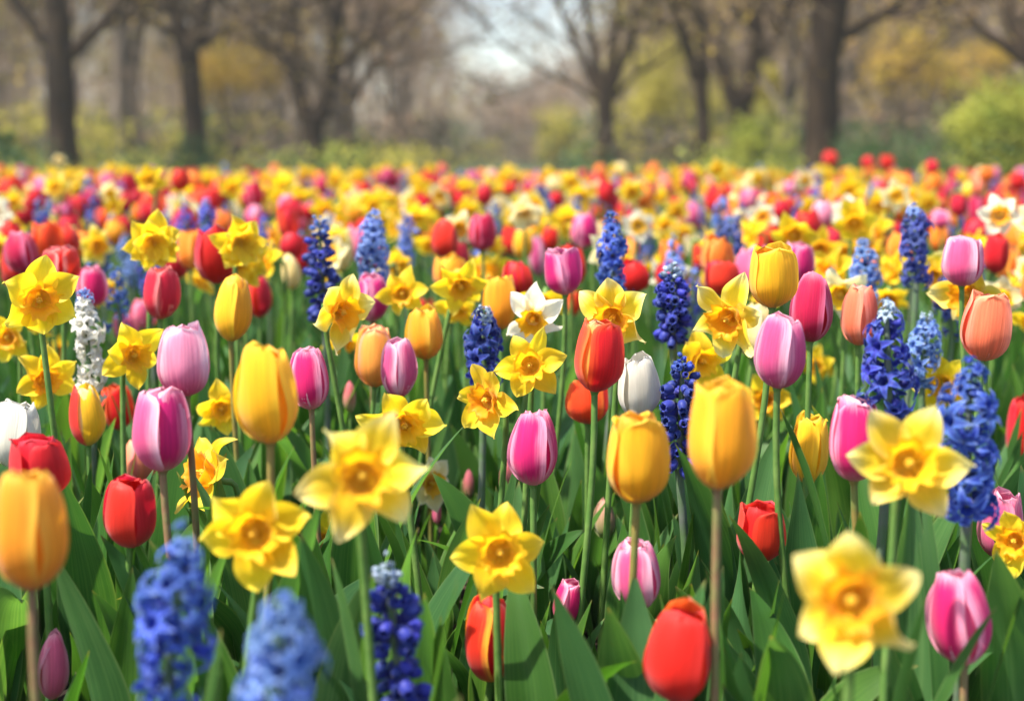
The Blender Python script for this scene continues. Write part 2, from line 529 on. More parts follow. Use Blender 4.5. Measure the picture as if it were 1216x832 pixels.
def tulip_parts(root, base, R, H, colour, seed, openness=.5, curl=0., point=.5, tilt=(0, 0), phase=None, lod=0, lean=0., inner_col=None, stem='g'):
    """petals + stem under ROOT; BASE = bottom of the bloom relative to the root"""
    r_ = np.random.default_rng(seed)
    nu, nv = ((11, 15), (7, 9), (5, 6))[lod]
    ph = r_.uniform(0, 2 * PI) if phase is None else phase
    openness = openness * r_.uniform(.9, 1.22)
    point *= .7
    T = tilt_matrix(*tilt)
    for k in range(6):
        inner = k % 2 == 1
        P = tulip_petal(R * (1 + r_.normal(0, .03)), H * (1 + r_.normal(0, .035)), ph + k * PI / 3, inner, openness * (1 + r_.normal(0, .06)), curl * r_.uniform(.5, 1.4) if not inner else curl * .4, point, nu, nv, lean * r_.uniform(.3, 1.3), 1.2 * r_.uniform(.94, 1.04), int(r_.integers(1e9)))
        P = P @ T.T + base
        cm = TUL[inner_col] if (inner and inner_col) else TUL[colour]
        MB().grid(P).obj('petal', cm, root)
    sm = {'g': M_STEM, 'o': M_STEM_OCHRE, 'r': M_STEM_RED}[stem]
    mb = MB()
    path = stem_path(base + np.array([0, 0, .004]), seed + 1)
    mb.grid(tube(path, np.linspace(.0042, .0036, len(path)) * (R / .027) ** .5, (10, 7, 5)[lod]), closed=True)
    # receptacle swelling under the bloom
    mb.grid(tube(np.array([base + T @ np.array([0, 0, z]) for z in (-.004, 0, .004, .007)]), [R * .14, R * .2, R * .22, R * .12], 8), closed=True)
    mb.obj('stem', sm, root)


def daff_petal(L, W, ang, cone, cup, twist, nu=7, nv=10, seed=0, z0=0.0):
    r_ = np.random.default_rng(seed)
    s = np.linspace(-1, 1, nu)[:, None]
    t = np.linspace(0, 1, nv)[None]
    wd = W * np.where(t < .45, .50 + .50 * np.sin(np.clip(t / .45, 0, 1) * PI / 2), (1 - np.clip((t - .45) / .55, 0, 1) ** 1.55) ** .88)
    rad = L * (0.10 + 0.90 * t)
    lat = s * wd * .5
    e = cone + r_.normal(0, .05)
    tw = twist * t
    bendz = L * (math.sin(e) * t + 0.22 * r_.normal(0, .7) * t ** 2.5)
    rad = rad * math.cos(e * .7)
    fold = r_.normal(0, .5) * L * np.clip(t - .55, 0, 1) ** 2 * r_.choice([0, 1, 1])
    bendz = bendz + fold
    zc = cup * wd * s ** 2 * .5 + 0.06 * W * np.exp(-(s / .2) ** 2) + 0.10 * W * np.sin(t * 8 + r_.uniform(0, 6)) * s
    x = rad + 0 * s
    y = lat * np.cos(tw) - zc * np.sin(tw)
    z = z0 + bendz + lat * np.sin(tw) + zc * np.cos(tw)
    c, sn = math.cos(ang), math.sin(ang)
    return np.stack([x * c - y * sn, x * sn + y * c, z], -1)


def trumpet_grid(r0, r1, ln, seed, nu=30, nv=9, frill=1.0):
    r_ = np.random.default_rng(seed)
    th = np.linspace(0, 2 * PI, nu, endpoint=False)[:, None]
    t = np.concatenate([[0, .02], np.linspace(0, 1, nv - 1)[1:]])[None]
    w = 0
    for k, a in ((6, .5), (9, .6), (13, .5), (17, .3)):
        w = w + a * np.sin(k * th + r_.uniform(0, 6))
    r = r0 + (r1 - r0) * (.35 * t + .65 * t ** 2.6) + r1 * .17 * frill * w * t ** 3.5
    r = np.where(t <= 0, 0.0005, r)
    z = ln * np.where(t <= 0, .10, t) + ln * .05 * frill * w * t ** 6 - ln * .10 * np.clip((t - .86) / .14, 0, 1) ** 2
    return np.stack([r * np.cos(th), r * np.sin(th), z + 0 * th], -1)


def daff_parts(root, C, n, R, colour, seed, roll=0., lod=0, deep=False, double=False, wide=1.0, trump=1.0):
    r_ = np.random.default_rng(seed)
    F = frame(n, roll)
    nu, nv = ((9, 13), (5, 8), (4, 6))[lod]
    place = lambda P: P @ F.T + C
    layers = [(0, 1.0, .14, 0.0)] if not double else [(0, 1.0, .02, 0.0), (1, .86, .32, .004), (2, .66, .62, .008)]
    for li, sc, cone, z0 in layers:
        for k in range(6):
            front = k % 2 == 0
            P = daff_petal(R * sc * r_.uniform(.88, 1.08), R * sc * .68 * wide * r_.uniform(.9, 1.08), k * PI / 3 + li * .5 + r_.normal(0, .10), cone + (0.05 if front else -0.03) + r_.normal(0, .15), r_.uniform(.1, .75), r_.normal(0, .42), nu, nv, int(r_.integers(1e9)), z0 + (.0012 if front else 0))
            MB().grid(place(P)).obj('petal', DAF[colour], root)
    ln = R * r_.uniform(.38, .50) * trump
    P = trumpet_grid(R * .22, R * .42, ln, int(r_.integers(1e9)), (40, 22, 16)[lod], (11, 7, 5)[lod])
    MB().grid(place(P + np.array([0, 0, .001])), closed=True).obj('trumpet', TRUMPET_DEEP if deep else TRUMPET, root)
    if lod < 2:
        mb = MB()
        for k in range(7):
            a = k * PI / 3
            rr = 0 if k == 6 else R * .05
            pz = np.array([[rr * math.cos(a) * .4, rr * math.sin(a) * .4, 0], [rr * math.cos(a), rr * math.sin(a), ln * .35], [rr * math.cos(a), rr * math.sin(a), ln * (.62 if k < 6 else .8)], [rr * math.cos(a), rr * math.sin(a), ln * (.66 if k < 6 else .84)]])
            mb.grid(place(tube(pz, [R * .012, R * .015, R * .03, R * .008], 6)), closed=True)
        mb.obj('pistil', PISTIL, root)
    n = nrm(n)
    mb = MB()
    neck = C - n * R * .55
    path = bez((0, 0, -.01), (neck[0] * .2, neck[1] * .2, neck[2] * .45), np.array([neck[0], neck[1], neck[2]]) - n * .012 - np.array([0, 0, .02]), neck, 9)
    path2 = np.array([neck + n * R * .12 + np.array([0, 0, .002]), neck + n * R * .26, neck + n * R * .4, C + n * .001])
    full = np.concatenate([path, path2])
    rad = np.concatenate([np.linspace(.0040, .0032, len(path)), [.0042, .0038, .004, R * .17]])
    mb.grid(tube(full, rad, (9, 6, 5)[lod]), closed=True)
    mb.obj('stem', M_STEM, root)


def floret_arrays(lobes=6, L=.012, seed=0, bell=False, lo=False):
    """one bell floret pointing along +X; mouth spreads into six recurved lobes"""
    r_ = np.random.default_rng(seed)
    mb = MB()
    ns = 6 if lo else 12
    t = np.linspace(0, 1, 3 if lo else 5)
    if bell:
        prof = np.array([.10, .34, .40, .36, .22])[:: 2 if lo else 1]
        xs = np.array([0, .22, .5, .78, 1.0])[:: 2 if lo else 1] * L
    else:
        prof = np.array([.10, .20, .22, .21, .24])[:: 2 if lo else 1]
        xs = np.array([0, .18, .38, .5, .6])[:: 2 if lo else 1] * L
    th = np.linspace(0, 2 * PI, ns, endpoint=False)
    P = np.stack([np.broadcast_to(xs[None], (ns, len(xs))), np.cos(th)[:, None] * prof[None] * L, np.sin(th)[:, None] * prof[None] * L], -1)
    uv = np.stack(np.meshgrid(np.full(ns, .5), np.linspace(0, .5, len(xs)), indexing='ij'), -1)
    mb.grid(P, 0, uv, closed=True)
    r0 = prof[-1] * L
    x0 = xs[-1]
    nl, nw = (3, 3) if lo else (5, 3)
    ll = L * (.16 if bell else .72)
    for k in range(lobes):
        a = k * 2 * PI / lobes + r_.normal(0, .12)
        tt = np.linspace(0, 1, nl)
        ph = tt * (1.6 if bell else 2.5) * r_.uniform(.8, 1.15)
        dr = np.cumsum(np.concatenate([[0], np.sin(ph[1:] * .75 + .35)])) / nl * ll * 1.2
        dx = np.cumsum(np.concatenate([[0], np.cos(ph[1:] + .5)])) / nl * ll * 1.1
        wd = L * (.10 if bell else .19) * (1 - tt ** 2.2 * .85)
        s = np.linspace(-1, 1, nw)
        Q = np.zeros((nw, nl, 3))
        for i, si in enumerate(s):
            rr = r0 + dr
            lat = si * wd
            Q[i, :, 0] = x0 + dx + abs(si) * wd * .3
            Q[i, :, 1] = rr * math.cos(a) - lat * math.sin(a)
            Q[i, :, 2] = rr * math.sin(a) + lat * math.cos(a)
        u2, v2 = np.meshgrid(np.linspace(0, 1, nw), np.linspace(.45, 1, nl), indexing='ij')
        mb.grid(Q, 0, np.stack([u2, v2], -1))
    return mb.arrays()


def spike_layout(top, length, rad, nf, seed, muscari=False):
    """florets round a raceme: list of (position, direction, scale, frac)"""
    r_ = np.random.default_rng(seed)
    out = []
    for k in range(nf):
        f = (k + .5) / nf
        z = -length * (1 - f ** .88)
        a = k * 2.39996 + r_.normal(0, .22)
        sc = (1.0 if f < .6 else 1.0 - .62 * ((f - .6) / .4) ** 1.1) * r_.uniform(.7, 1.16)
        el = (-.45 + .9 * f if muscari else -.30 + .95 * f) + r_.normal(0, .30)
        d = np.array([math.cos(a) * math.cos(el), math.sin(a) * math.cos(el), math.sin(el)])
        out.append((np.array([0, 0, z + r_.normal(0, length * .012)]), d, sc, f))
    return out


def rot_to(d, roll=0.):
    d = nrm(d)
    up = np.array([0, 0, 1.0]) if abs(d[2]) < .95 else np.array([0, 1.0, 0])
    y = nrm(np.cross(up, d))
    z = np.cross(d, y)
    c, s = math.cos(roll), math.sin(roll)
    return np.stack([d, y * c + z * s, z * c - y * s], 1)


FLO = {}


def floret_mesh(col, bell, var):
    k = (col, bell, var)
    if k not in FLO:
        FLO[k] = mesh_from('floret', floret_arrays(6, .014, 50 + var, bell), HYA[col])
    return FLO[k]


def hyacinth_parts(root, top, length, rad, colour, seed, nf=56, bell=False, tip=None, lod=0, lean=(0, 0)):
    r_ = np.random.default_rng(seed)
    T = tilt_matrix(*lean)
    tip = tip or colour
    mb = MB()
    arrs = [floret_arrays(6, .014, 70 + v, bell, lo=True) for v in range(2)] if lod else None
    spike = MB()
    for p, d, sc, f in spike_layout(top, length, rad, int(nf * (.50 if not bell else 1.2)), seed, bell):
        if r_.random() < (.03 if bell else .10): continue
        s = rad / .0175 * sc * (1.0 if bell else 1.14)
        off = d * rad * ((.30 if not bell else .46) + r_.normal(0, .14)) * sc
        pos = T @ (p + off * np.array([1, 1, .4])) + top
        D = rot_to(T @ d, r_.uniform(0, 6)) * s
        cm = tip if f > .84 else colour
        if lod == 0:
            o = bpy.data.objects.new('floret', floret_mesh(cm, bell, int(r_.integers(4))))
            M4 = np.eye(4)
            M4[:3, :3] = D
            M4[:3, 3] = pos
            COL.objects.link(o)
            o.parent = root
            from mathutils import Matrix
            o.matrix_local = Matrix(M4.tolist())
        else:
            spike.append(arrs[int(r_.integers(2))], D, pos, [0 if cm == colour else 1])
    if lod:
        spike.obj('flower_spike', [HYA[colour], HYA[tip]], root)
    pts = stem_path(T @ np.array([0, 0, -length]) + top, seed + 5, 8)
    pts2 = np.array([T @ np.array([0, 0, -length * (1 - f)]) + top for f in (.15, .4, .7, .97)])
    mb.grid(tube(np.concatenate([pts, pts2]), np.concatenate([np.full(8, .0046), [.004, .0035, .003, .0015]]), 8 if lod == 0 else 5), closed=True)
    mb.obj('stem', M_HYSTEM, root)


# ------------------------------------------------------------------ setting: ground, bed, haze
M_GROUND = mat_noise('lawn_and_litter', (.025, .055, .014), (.05, .06, .025), .8, .95, .3)
M_SOIL = mat_noise('dark_soil', (.012, .008, .006), (.045, .029, .019), 38, .95, 1.0, 8, dist=.01)
M_CHIP = mat_noise('soil_chip', (.016, .010, .007), (.075, .048, .03), 60, .9, .5, 4)
M_STRAW = mat_noise('dry_straw', (.32, .22, .11), (.2, .12, .06), 50, .8, .2)

g = MB()
n = 41
gx = np.linspace(-150, 150, n)
X, Y = np.meshgrid(gx, gx + 90, indexing='ij')
g.grid(np.stack([X, Y, -0.02 + 0 * X], -1))
tag(g.obj('ground', M_GROUND), kind='structure')

BED_END = 10.6
gx = np.concatenate([np.linspace(-9, -2.2, 20, endpoint=False), np.linspace(-2.2, 2.2, 180), np.linspace(2.2, 9, 21)[1:]])
gy = np.concatenate([np.linspace(-1.0, .6, 10, endpoint=False), np.linspace(.6, 4.5, 150, endpoint=False), np.linspace(4.5, BED_END, 60)])
X, Y = np.meshgrid(gx, gy, indexing='ij')
Zs = 0.006 * np.sin(X * 21 + 2 * np.sin(Y * 9)) * np.sin(Y * 17 + 1.3 * np.sin(X * 13)) + 0.004 * np.sin(X * 51 + Y * 37) + rng.normal(0, .004, X.shape)
MB().grid(np.stack([X, Y, np.maximum(Zs, -.012)], -1)).obj('flower_bed_soil', M_SOIL)
tag(bpy.data.objects['flower_bed_soil'], kind='structure')

chip = MB()
for k in range(4200):
    y = rng.uniform(1.2, 3.4)
    x = rng.uniform(-.42, .42) * y + rng.normal(0, .1)
    s = rng.uniform(.003, .014) * (1 if rng.random() < .9 else 1.8)
    R3 = rot_to(rng.normal(size=3)) * np.array([rng.uniform(.8, 2.0), rng.uniform(.5, 1), rng.uniform(.25, .6)]) * s
    q = rng.normal(0, .16, (4, 3, 3))
    th = np.linspace(0, 2 * PI, 5, endpoint=False)
    B = np.stack([np.stack([np.cos(th) * r, np.sin(th) * r, np.full(5, z)], -1) for r, z in ((.25, -.9), (1, -.35), (.9, .4), (.2, .9))], 1) + rng.normal(0, .18, (5, 4, 3))
    chip.grid(B @ R3.T + np.array([x, y, s * .3]), 0, closed=True)
for k in range(260):
    y = rng.uniform(1.3, 2.9)
    x = rng.uniform(-.4, .4) * y
    a = rng.uniform(0, PI)
    L = rng.uniform(.01, .05)
    p = np.array([[x, y, .008], [x + L * .5 * math.cos(a), y + L * .5 * math.sin(a), .014], [x + L * math.cos(a), y + L * math.sin(a), .009]])
    chip.grid(tube(p, rng.uniform(.0006, .0014), 4), 1, closed=True)
tag(chip.obj('soil_crumbs', [M_CHIP, M_STRAW], smooth=False), kind='stuff', label='dark crumbly soil with bits of straw between the plants')

# ------------------------------------------------------------------ the flowers one can tell apart
# TULIPS: colour, cx, cy, w, h (photo px of the bloom), real width, options, nickname, label
T_ = [
 ('amber', 38, 633, 96, 132, .056, dict(op=.62, pt=.25, st='r'), 'big blurred orange tulip', 'large blurred orange tulip cut by the left edge, above a closed pink bud'),
 ('yellow', 321, 470, 76, 112, .055, dict(op=.5, pt=.3, st='o', bc='amber', lean=.05), 'golden tulip above the big daffodils', 'tall golden yellow tulip with orange flanks rising above two big daffodils'),
 ('amber', 852, 518, 85, 124, .056, dict(op=.72, pt=.55, curl=.1, st='r', bc='yellow'), 'largest amber tulip', 'largest amber tulip, ragged at the top, standing alone on a reddish stem'),
 ('yellow', 756, 547, 75, 100, .055, dict(op=.7, pt=.4, curl=.12, st='o', bc='amber'), 'golden tulip below the white tulip', 'plump golden tulip with one petal peeling off, below the white tulip'),
 ('flame', 583, 758, 68, 100, .055, dict(op=.5, pt=.2, ph=-.45), 'red tulip with yellow edges', 'red tulip with yellow petal edges, under the small front daffodil'),
 ('red', 801, 778, 86, 108, .058, dict(op=.55, pt=.05, bc='scarlet', ph=-1.9), 'big blurred red tulip', 'big blurred scarlet tulip low at the front edge of the bed'),
 ('magenta', 1145, 733, 77, 110, .055, dict(op=.55, pt=.35, st='r', bc='pink'), 'deep magenta tulip beside the blurred daffodil', 'deep magenta tulip with pale top beside the very blurred daffodil'),
 ('pink', 760, 683, 62, 78, .05, dict(op=.7, pt=.3), 'pink tulip half behind a leaf', 'pale pink tulip half hidden by a pointed leaf, above the scarlet one'),
 ('magenta', 669, 715, 38, 50, .034, dict(op=.62, pt=.4, curl=.1), 'tiny magenta tulip', 'very small short magenta tulip low among the front leaves'),
 ('magenta', 633, 533, 62, 86, .055, dict(op=.5, pt=.35, ph=.0), 'magenta tulip with white streaks', 'sharp magenta tulip with whitish streaks in the middle of the bed'),
 ('pink', 193, 511, 75, 96, .06, dict(op=.6, pt=.4, st='r', bc='magenta'), 'large violet pink tulip', 'large violet pink tulip on a brown red stem, above a red tulip'),
 ('palepink', 221, 429, 68, 82, .055, dict(op=.66, pt=.4, st='r', bc='pink', curl=.05), 'light pink tulip with pale rims', 'light pink tulip with pale rims and darker foot beside a small daffodil'),
 ('red', 155, 608, 66, 82, .054, dict(op=.8, pt=.25, curl=-.1), 'cherry red tulip over the blue hyacinth', 'cherry red tulip with folded top, just above the bright blue hyacinth'),
 ('red', 50, 556, 72, 76, .058, dict(op=.85, pt=.3, curl=.05), 'wide red tulip behind the orange one', 'wide open red tulip partly behind the big blurred orange tulip'),
 ('white', 18, 517, 60, 78, .055, dict(op=.72, pt=.45, lean=.08), 'white tulip at the left edge', 'white tulip with one loose petal by the left edge of the photo'),
 ('yellow', 105, 495, 44, 68, .047, dict(op=.55, pt=.8, bc='cream', mixc={0: 'red'}, ph=-2.6), 'pointed yellow tulip with red petal', 'half open yellow green tulip with one red petal and pointed tips'),
 ('scarlet', 141, 484, 40, 52, .05, dict(op=.9, pt=.4, curl=.1), 'small orange red tulip', 'small orange red tulip tucked behind the pointed yellow one'),
 ('salmon', 168, 547, 42, 50, .05, dict(op=.6, pt=.3), 'salmon tulip behind violet pink one', 'short salmon pink tulip half hidden behind the large violet pink tulip'),
 ('redpink', 190, 349, 48, 60, .055, dict(op=.72, pt=.35, ph=-.5), 'red tulip with pale pink rims', 'red tulip with pale pink rims standing above the light pink tulip'),
 ('yellow', 274, 367, 50, 76, .055, dict(op=.42, pt=.4, st='o', bc='amber'), 'egg shaped golden tulip', 'smooth egg shaped golden tulip on an ochre stem, nothing touching it'),
 ('magenta', 370, 451, 50, 70, .05, dict(op=.6, pt=.4, st='r', bc='pink'), 'pink tulip beside the golden one', 'pink and magenta tulip touching the side of the tall golden tulip'),
 ('pink', 473, 440, 48, 64, .05, dict(op=.62, pt=.4), 'pink tulip before the peach one', 'pale rimmed pink tulip in front of a peach coloured tulip'),
 ('peach', 445, 424, 50, 70, .055, dict(op=.75, pt=.4, curl=.05), 'peach tulip', 'peach orange tulip with pink inner petals behind a pink tulip'),
 ('amber', 506, 397, 46, 60, .052, dict(op=.6, pt=.4, st='o', bc='yellow'), 'orange tulip with yellow inner petals', 'orange tulip with bright yellow inner petals on an ochre stem'),
 ('magenta', 442, 355, 42, 54, .052, dict(op=.66, pt=.35, st='r'), 'magenta tulip beside a daffodil', 'magenta tulip with pale side petal right beside a yellow daffodil'),
 ('magenta', 671, 323, 48, 54, .053, dict(op=.82, pt=.35, bc='pink', ph=-.5), 'pink tulip with magenta tongue', 'pale rimmed pink tulip with a magenta tongue, left of the bright blue hyacinth'),
 ('scarlet', 706, 424, 62, 82, .054, dict(op=.72, pt=.35, ph=-1.1, curl=.06, bc='peach'), 'orange red tulip before a daffodil', 'sharp orange red tulip standing in front of a large daffodil'),
 ('white', 758, 460, 54, 74, .05, dict(op=.68, pt=.75, curl=.05), 'sharp white tulip', 'sharp ivory white tulip with toothed top beside a grape hyacinth'),
 ('scarlet', 698, 478, 54, 50, .058, dict(op=.95, pt=.3, curl=.12), 'open orange red tulip', 'wide open orange red tulip low behind the stem of another'),
 ('pink', 923, 419, 64, 84, .054, dict(op=.66, pt=.35, bc='magenta', ph=-.3), 'big pink tulip near cream one', 'big pink tulip with pale rims in front of a cream tulip'),
 ('crimson', 962, 368, 53, 76, .052, dict(op=.45, pt=.45, tilt=(0, .05)), 'leaning crimson tulip', 'crimson tulip with one pale petal stripe, leaning slightly, above a big pink tulip'),
 ('yellow', 917, 331, 62, 68, .056, dict(op=.85, pt=.3, bc='amber'), 'open golden tulip', 'wide open golden tulip with scalloped rim behind a leaning crimson tulip'),
 ('coral', 1019, 377, 48, 66, .05, dict(op=.62, pt=.3, bc='salmon'), 'coral tulip by deep blue hyacinth', 'coral tulip just behind the top of the deep blue hyacinth'),
 ('coral', 1166, 389, 62, 78, .056, dict(op=.7, pt=.35, curl=.12), 'coral tulip with loose petal', 'broad coral tulip with a loose side petal above the blue hyacinth'),
 ('pink', 1142, 312, 52, 56, .055, dict(op=.75, pt=.35, bc='magenta'), 'pink tulip beside a red one', 'pink tulip with magenta side standing beside a plain red tulip'),
 ('red', 1181, 302, 32, 46, .05, dict(op=.75, pt=.2), 'plain red tulip by pink one', 'plain red cup tulip directly beside a pink tulip'),
 ('yellow', 959, 533, 48, 82, .048, dict(op=.72, pt=.45, curl=.06, bc='yellow'), 'yellow tulip beside a pink one', 'slim yellow tulip on a pale green stem touching a pink tulip'),
 ('magenta', 1014, 523, 70, 96, .056, dict(op=.72, pt=.35, bc='pink', st='o'), 'pink tulip behind pale daffodil', 'large pink tulip with cream foot half behind the pale tipped daffodil'),
 ('red', 900, 633, 60, 68, .052, dict(op=1.0, pt=.3, curl=.05), 'red tulip under the amber one', 'loose red tulip low among leaves under the largest amber tulip'),
 ('rose', 1184, 622, 54, 80, .05, dict(op=.65, pt=.4), 'rose tulip at the right edge', 'rose pink tulip half behind a leaf beside a cropped daffodil'),
 ('red', 1214, 514, 44, 84, .055, dict(op=.6, pt=.4), 'cropped red tulip', 'red tulip cut off by the right edge beside the blue hyacinth'),
 ('rose', 62, 792, 38, 76, .032, dict(op=.18, pt=.25, bud=True), 'closed pink bud under orange tulip', 'closed rose pink bud low in front, under the blurred orange tulip'),
 ('red', 528, 285, 34, 44, .052, dict(op=.5, pt=.3), 'blurred red egg tulip', 'softly blurred red egg shaped tulip standing clear among yellow daffodils'),
 ('red', 309, 353, 34, 48, .052, dict(op=.6, pt=.35), 'red tulip beside golden egg tulip', 'plain red tulip tucked behind the egg shaped golden tulip'),
 ('amber', 595, 360, 44, 62, .053, dict(op=.8, pt=.3), 'orange tulip behind whitish daffodil', 'upright light orange tulip partly behind the whitish daffodil'),
 ('magenta', 110, 341, 40, 48, .052, dict(op=.75, pt=.3), 'pink tulip over the white hyacinth', 'pink magenta tulip above the white hyacinth'),
 ('red', 345, 267, 28, 38, .052, dict(op=.8, pt=.2), 'red cup tulip over the violet spike', 'square topped red tulip beyond the dark blue spiked hyacinth'),
 ('red', 11, 280, 28, 34, .052, dict(op=.6, pt=.2), 'round red tulip at left edge', 'round red tulip blurred at the left edge above a frilled daffodil'),
 ('orange', 226, 297, 34, 46, .055, dict(op=.85, pt=.2), 'orange tulip between double daffodils', 'broad orange tulip between two ragged double daffodils'),
 ('cream', 347, 324, 24, 40, .04, dict(op=.35, pt=.4), 'pale yellow bud tulip', 'small pale yellow tulip barely open beside the dark blue spike'),
 ('redpink', 74, 315, 48, 44, .06, dict(op=.9, pt=.3), 'wide red tulip with pale edge', 'wide red tulip with pale edge behind the pink tulip at left'),
 ('red', 856, 331, 44, 40, .06, dict(op=.9, pt=.2), 'broad red tulip behind daffodil', 'broad red tulip behind the pair of yellow daffodils with long petals'),
 ('cream', 406, 298, 24, 48, .046, dict(op=.6, pt=.4), 'cream tulip between blue hyacinths', 'cream white tulip squeezed between a dark and a pale blue hyacinth'),
 ('cream', 893, 395, 44, 62, .054, dict(op=.7, pt=.4), 'cream tulip behind big pink one', 'cream tulip mostly hidden behind the big pink tulip'),
 ('magenta', 947, 313, 38, 46, .052, dict(op=.7, pt=.3), 'magenta tulip behind golden one', 'magenta tulip showing behind the shoulder of the open golden tulip'),
 ('rose', 150, 389, 30, 32, .05, dict(op=.7, pt=.3), 'small pink tulip of a pair', 'lower one of two small pink tulips beyond the light pink tulip'),
 ('rose', 172, 373, 34, 34, .054, dict(op=.7, pt=.3), 'upper pink tulip of a pair', 'upper one of two small pink tulips below the pale rimmed red tulip'),
 ('red', 506, 364, 24, 18, .05, dict(op=.9, pt=.2), 'little red tulip top', 'red tulip of which little shows, above the orange tulip'),
 ('scarlet', 680, 360, 22, 30, .04, dict(op=.8, pt=.3), 'half hidden orange tulip', 'small orange tulip half hidden below the pink tulip with magenta tongue'),
 ('crimson', 818, 345, 22, 46, .046, dict(op=.55, pt=.3), 'slim pink tulip behind hyacinth', 'slim crimson pink tulip right behind the deep blue hyacinth'),
 ('budpink', 416, 472, 17, 36, .021, dict(op=.12, pt=.6, bud=True), 'closed red bud', 'closed reddish bud standing beneath the pink and peach tulips'),
 ('budpink', 601, 567, 20, 42, .024, dict(op=.1, pt=.8, bud=True), 'green pink bud by magenta tulip', 'pointed green pink bud beside the magenta tulip with white streaks'),
 ('budgreen', 719, 616, 28, 48, .03, dict(op=.12, pt=.8, bud=True), 'pale pink green bud', 'plump pale pink green bud below the plump golden tulip'),
 ('rose', 519, 606, 12, 34, .016, dict(op=.15, pt=.5, bud=True), 'thin pink bud', 'thin closed pink bud just past the big pale tipped daffodil'),
 ('budpink', 556, 577, 16, 32, .02, dict(op=.15, pt=.6, bud=True), 'small red bud in leaves', 'small red bud leaning out of leaves above the front daffodil'),
 ('red', 653, 284, 24, 28, .052, dict(op=.85, pt=.2), 'red tulip over pink streaked one', 'blurred red tulip just above the pink tulip with magenta tongue'),
 ('pink', 640, 305, 22, 46, .045, dict(op=.6, pt=.3), 'dusky pink tulip', 'dusky pink blurred tulip hugging the side of a magenta tongued one'),
 ('yellow', 621, 291, 26, 36, .05, dict(op=.5, pt=.3), 'blurred yellow tulip', 'blurred plain yellow tulip beside a dusky pink one'),
 ('orange', 752, 301, 24, 38, .052, dict(op=.7, pt=.3, mixc={2: 'red'}, ph=-2.5), 'orange and red tulip', 'orange tulip with red side just past the bright blue hyacinth'),
 ('orange', 797, 303, 30, 36, .055, dict(op=.8, pt=.3), 'orange tulip past deep blue hyacinth', 'orange tulip just above the top of the deep blue hyacinth spike'),
 ('red', 833, 309, 30, 30, .056, dict(op=.9, pt=.2), 'red tulip over whitish daffodil', 'bright red open tulip above a whitish daffodil'),
 ('pink', 822, 255, 20, 28, .052, dict(op=.7, pt=.3), 'blurred pink tulip in yellow', 'blurred soft pink tulip standing among yellow daffodils'),
 ('red', 803, 246, 20, 22, .052, dict(op=.8, pt=.2), 'red tulip by soft pink one', 'blurred red tulip beside the soft pink one'),
 ('palepink', 974, 257, 28, 34, .056, dict(op=.8, pt=.3), 'large pale pink tulip', 'largest pale pink tulip among the blurred yellow daffodils'),
 ('crimson', 998, 288, 17, 22, .05, dict(op=.6, pt=.3), 'small crimson tulip', 'small crimson tulip beside a leaning yellow daffodil'),
 ('orange', 1115, 281, 23, 38, .05, dict(op=.6, pt=.3), 'light orange tulip under pink one', 'light orange tulip under a pink one, beside the tall violet hyacinth'),
 ('pink', 1117, 261, 26, 22, .054, dict(op=.8, pt=.2), 'pink tulip over light orange one', 'pink tulip directly above a light orange tulip'),
 ('crimson', 1161, 252, 22, 38, .052, dict(op=.75, pt=.3), 'tall crimson tulip', 'tall crimson red tulip beside a leaning blue spike'),
 ('red', 1138, 244, 24, 28, .054, dict(op=.75, pt=.3), 'red tulip of a touching pair', 'red tulip touching a tall crimson one'),
 ('red', 358, 304, 26, 44, .052, dict(op=.7, pt=.3), 'red tulip behind dark spike', 'red tulip half hidden by the dark blue spiked hyacinth'),
 ('red', 418, 277, 22, 36, .052, dict(op=.7, pt=.3), 'red tulip by pale blue hyacinth', 'rosy red tulip on the left of the pale blue hyacinth'),
 ('red', 597, 293, 20, 24, .05, dict(op=.8, pt=.2), 'red tulip in daffodils', 'small red tulip under an arching yellow daffodil petal'),
 ('red', 575, 232, 22, 24, .052, dict(op=.7, pt=.2), 'round red far tulip', 'round red tulip blurred beside a slim slate blue hyacinth'),
 ('red', 51, 270, 20, 26, .05, dict(op=.7, pt=.2), 'red tulip over small daffodil', 'red tulip just above a frilled small daffodil near the left'),
 ('red', 33, 316, 22, 24, .05, dict(op=.7, pt=.2), 'little red tulip by wide one', 'little red tulip beside the wide red one with pale edge'),
 ('red', 97, 243, 16, 24, .05, dict(op=.7, pt=.2), '', ''), ('red', 148, 240, 20, 24, .052, dict(op=.7, pt=.2), '', ''),
 ('red', 42, 238, 24, 26, .054, dict(op=.7, pt=.2), '', ''), ('red', 212, 214, 24, 26, .054, dict(op=.7, pt=.2), '', ''),
 ('red', 168, 229, 14, 12, .05, dict(op=.8, pt=.2), '', ''), ('rose', 208, 243, 20, 24, .05, dict(op=.7, pt=.2), '', ''),
 ('magenta', 75, 251, 22, 16, .052, dict(op=.8, pt=.2), '', ''), ('red', 180, 253, 26, 22, .054, dict(op=.9, pt=.2), '', ''),
 ('red', 367, 252, 22, 18, .052, dict(op=.9, pt=.2), '', ''), ('crimson', 466, 279, 12, 14, .046, dict(op=.7, pt=.2), '', ''),
 ('red', 538, 243, 16, 15, .05, dict(op=.8, pt=.2), '', ''), ('red', 660, 238, 20, 18, .052, dict(op=.8, pt=.2), '', ''),
 ('red', 690, 225, 12, 16, .05, dict(op=.7, pt=.2), '', ''), ('red', 606, 224, 18, 15, .05, dict(op=.8, pt=.2), '', ''),
 ('red', 737, 255, 16, 28, .05, dict(op=.7, pt=.2), '', ''), ('orange', 731, 246, 14, 16, .05, dict(op=.7, pt=.2), '', ''),
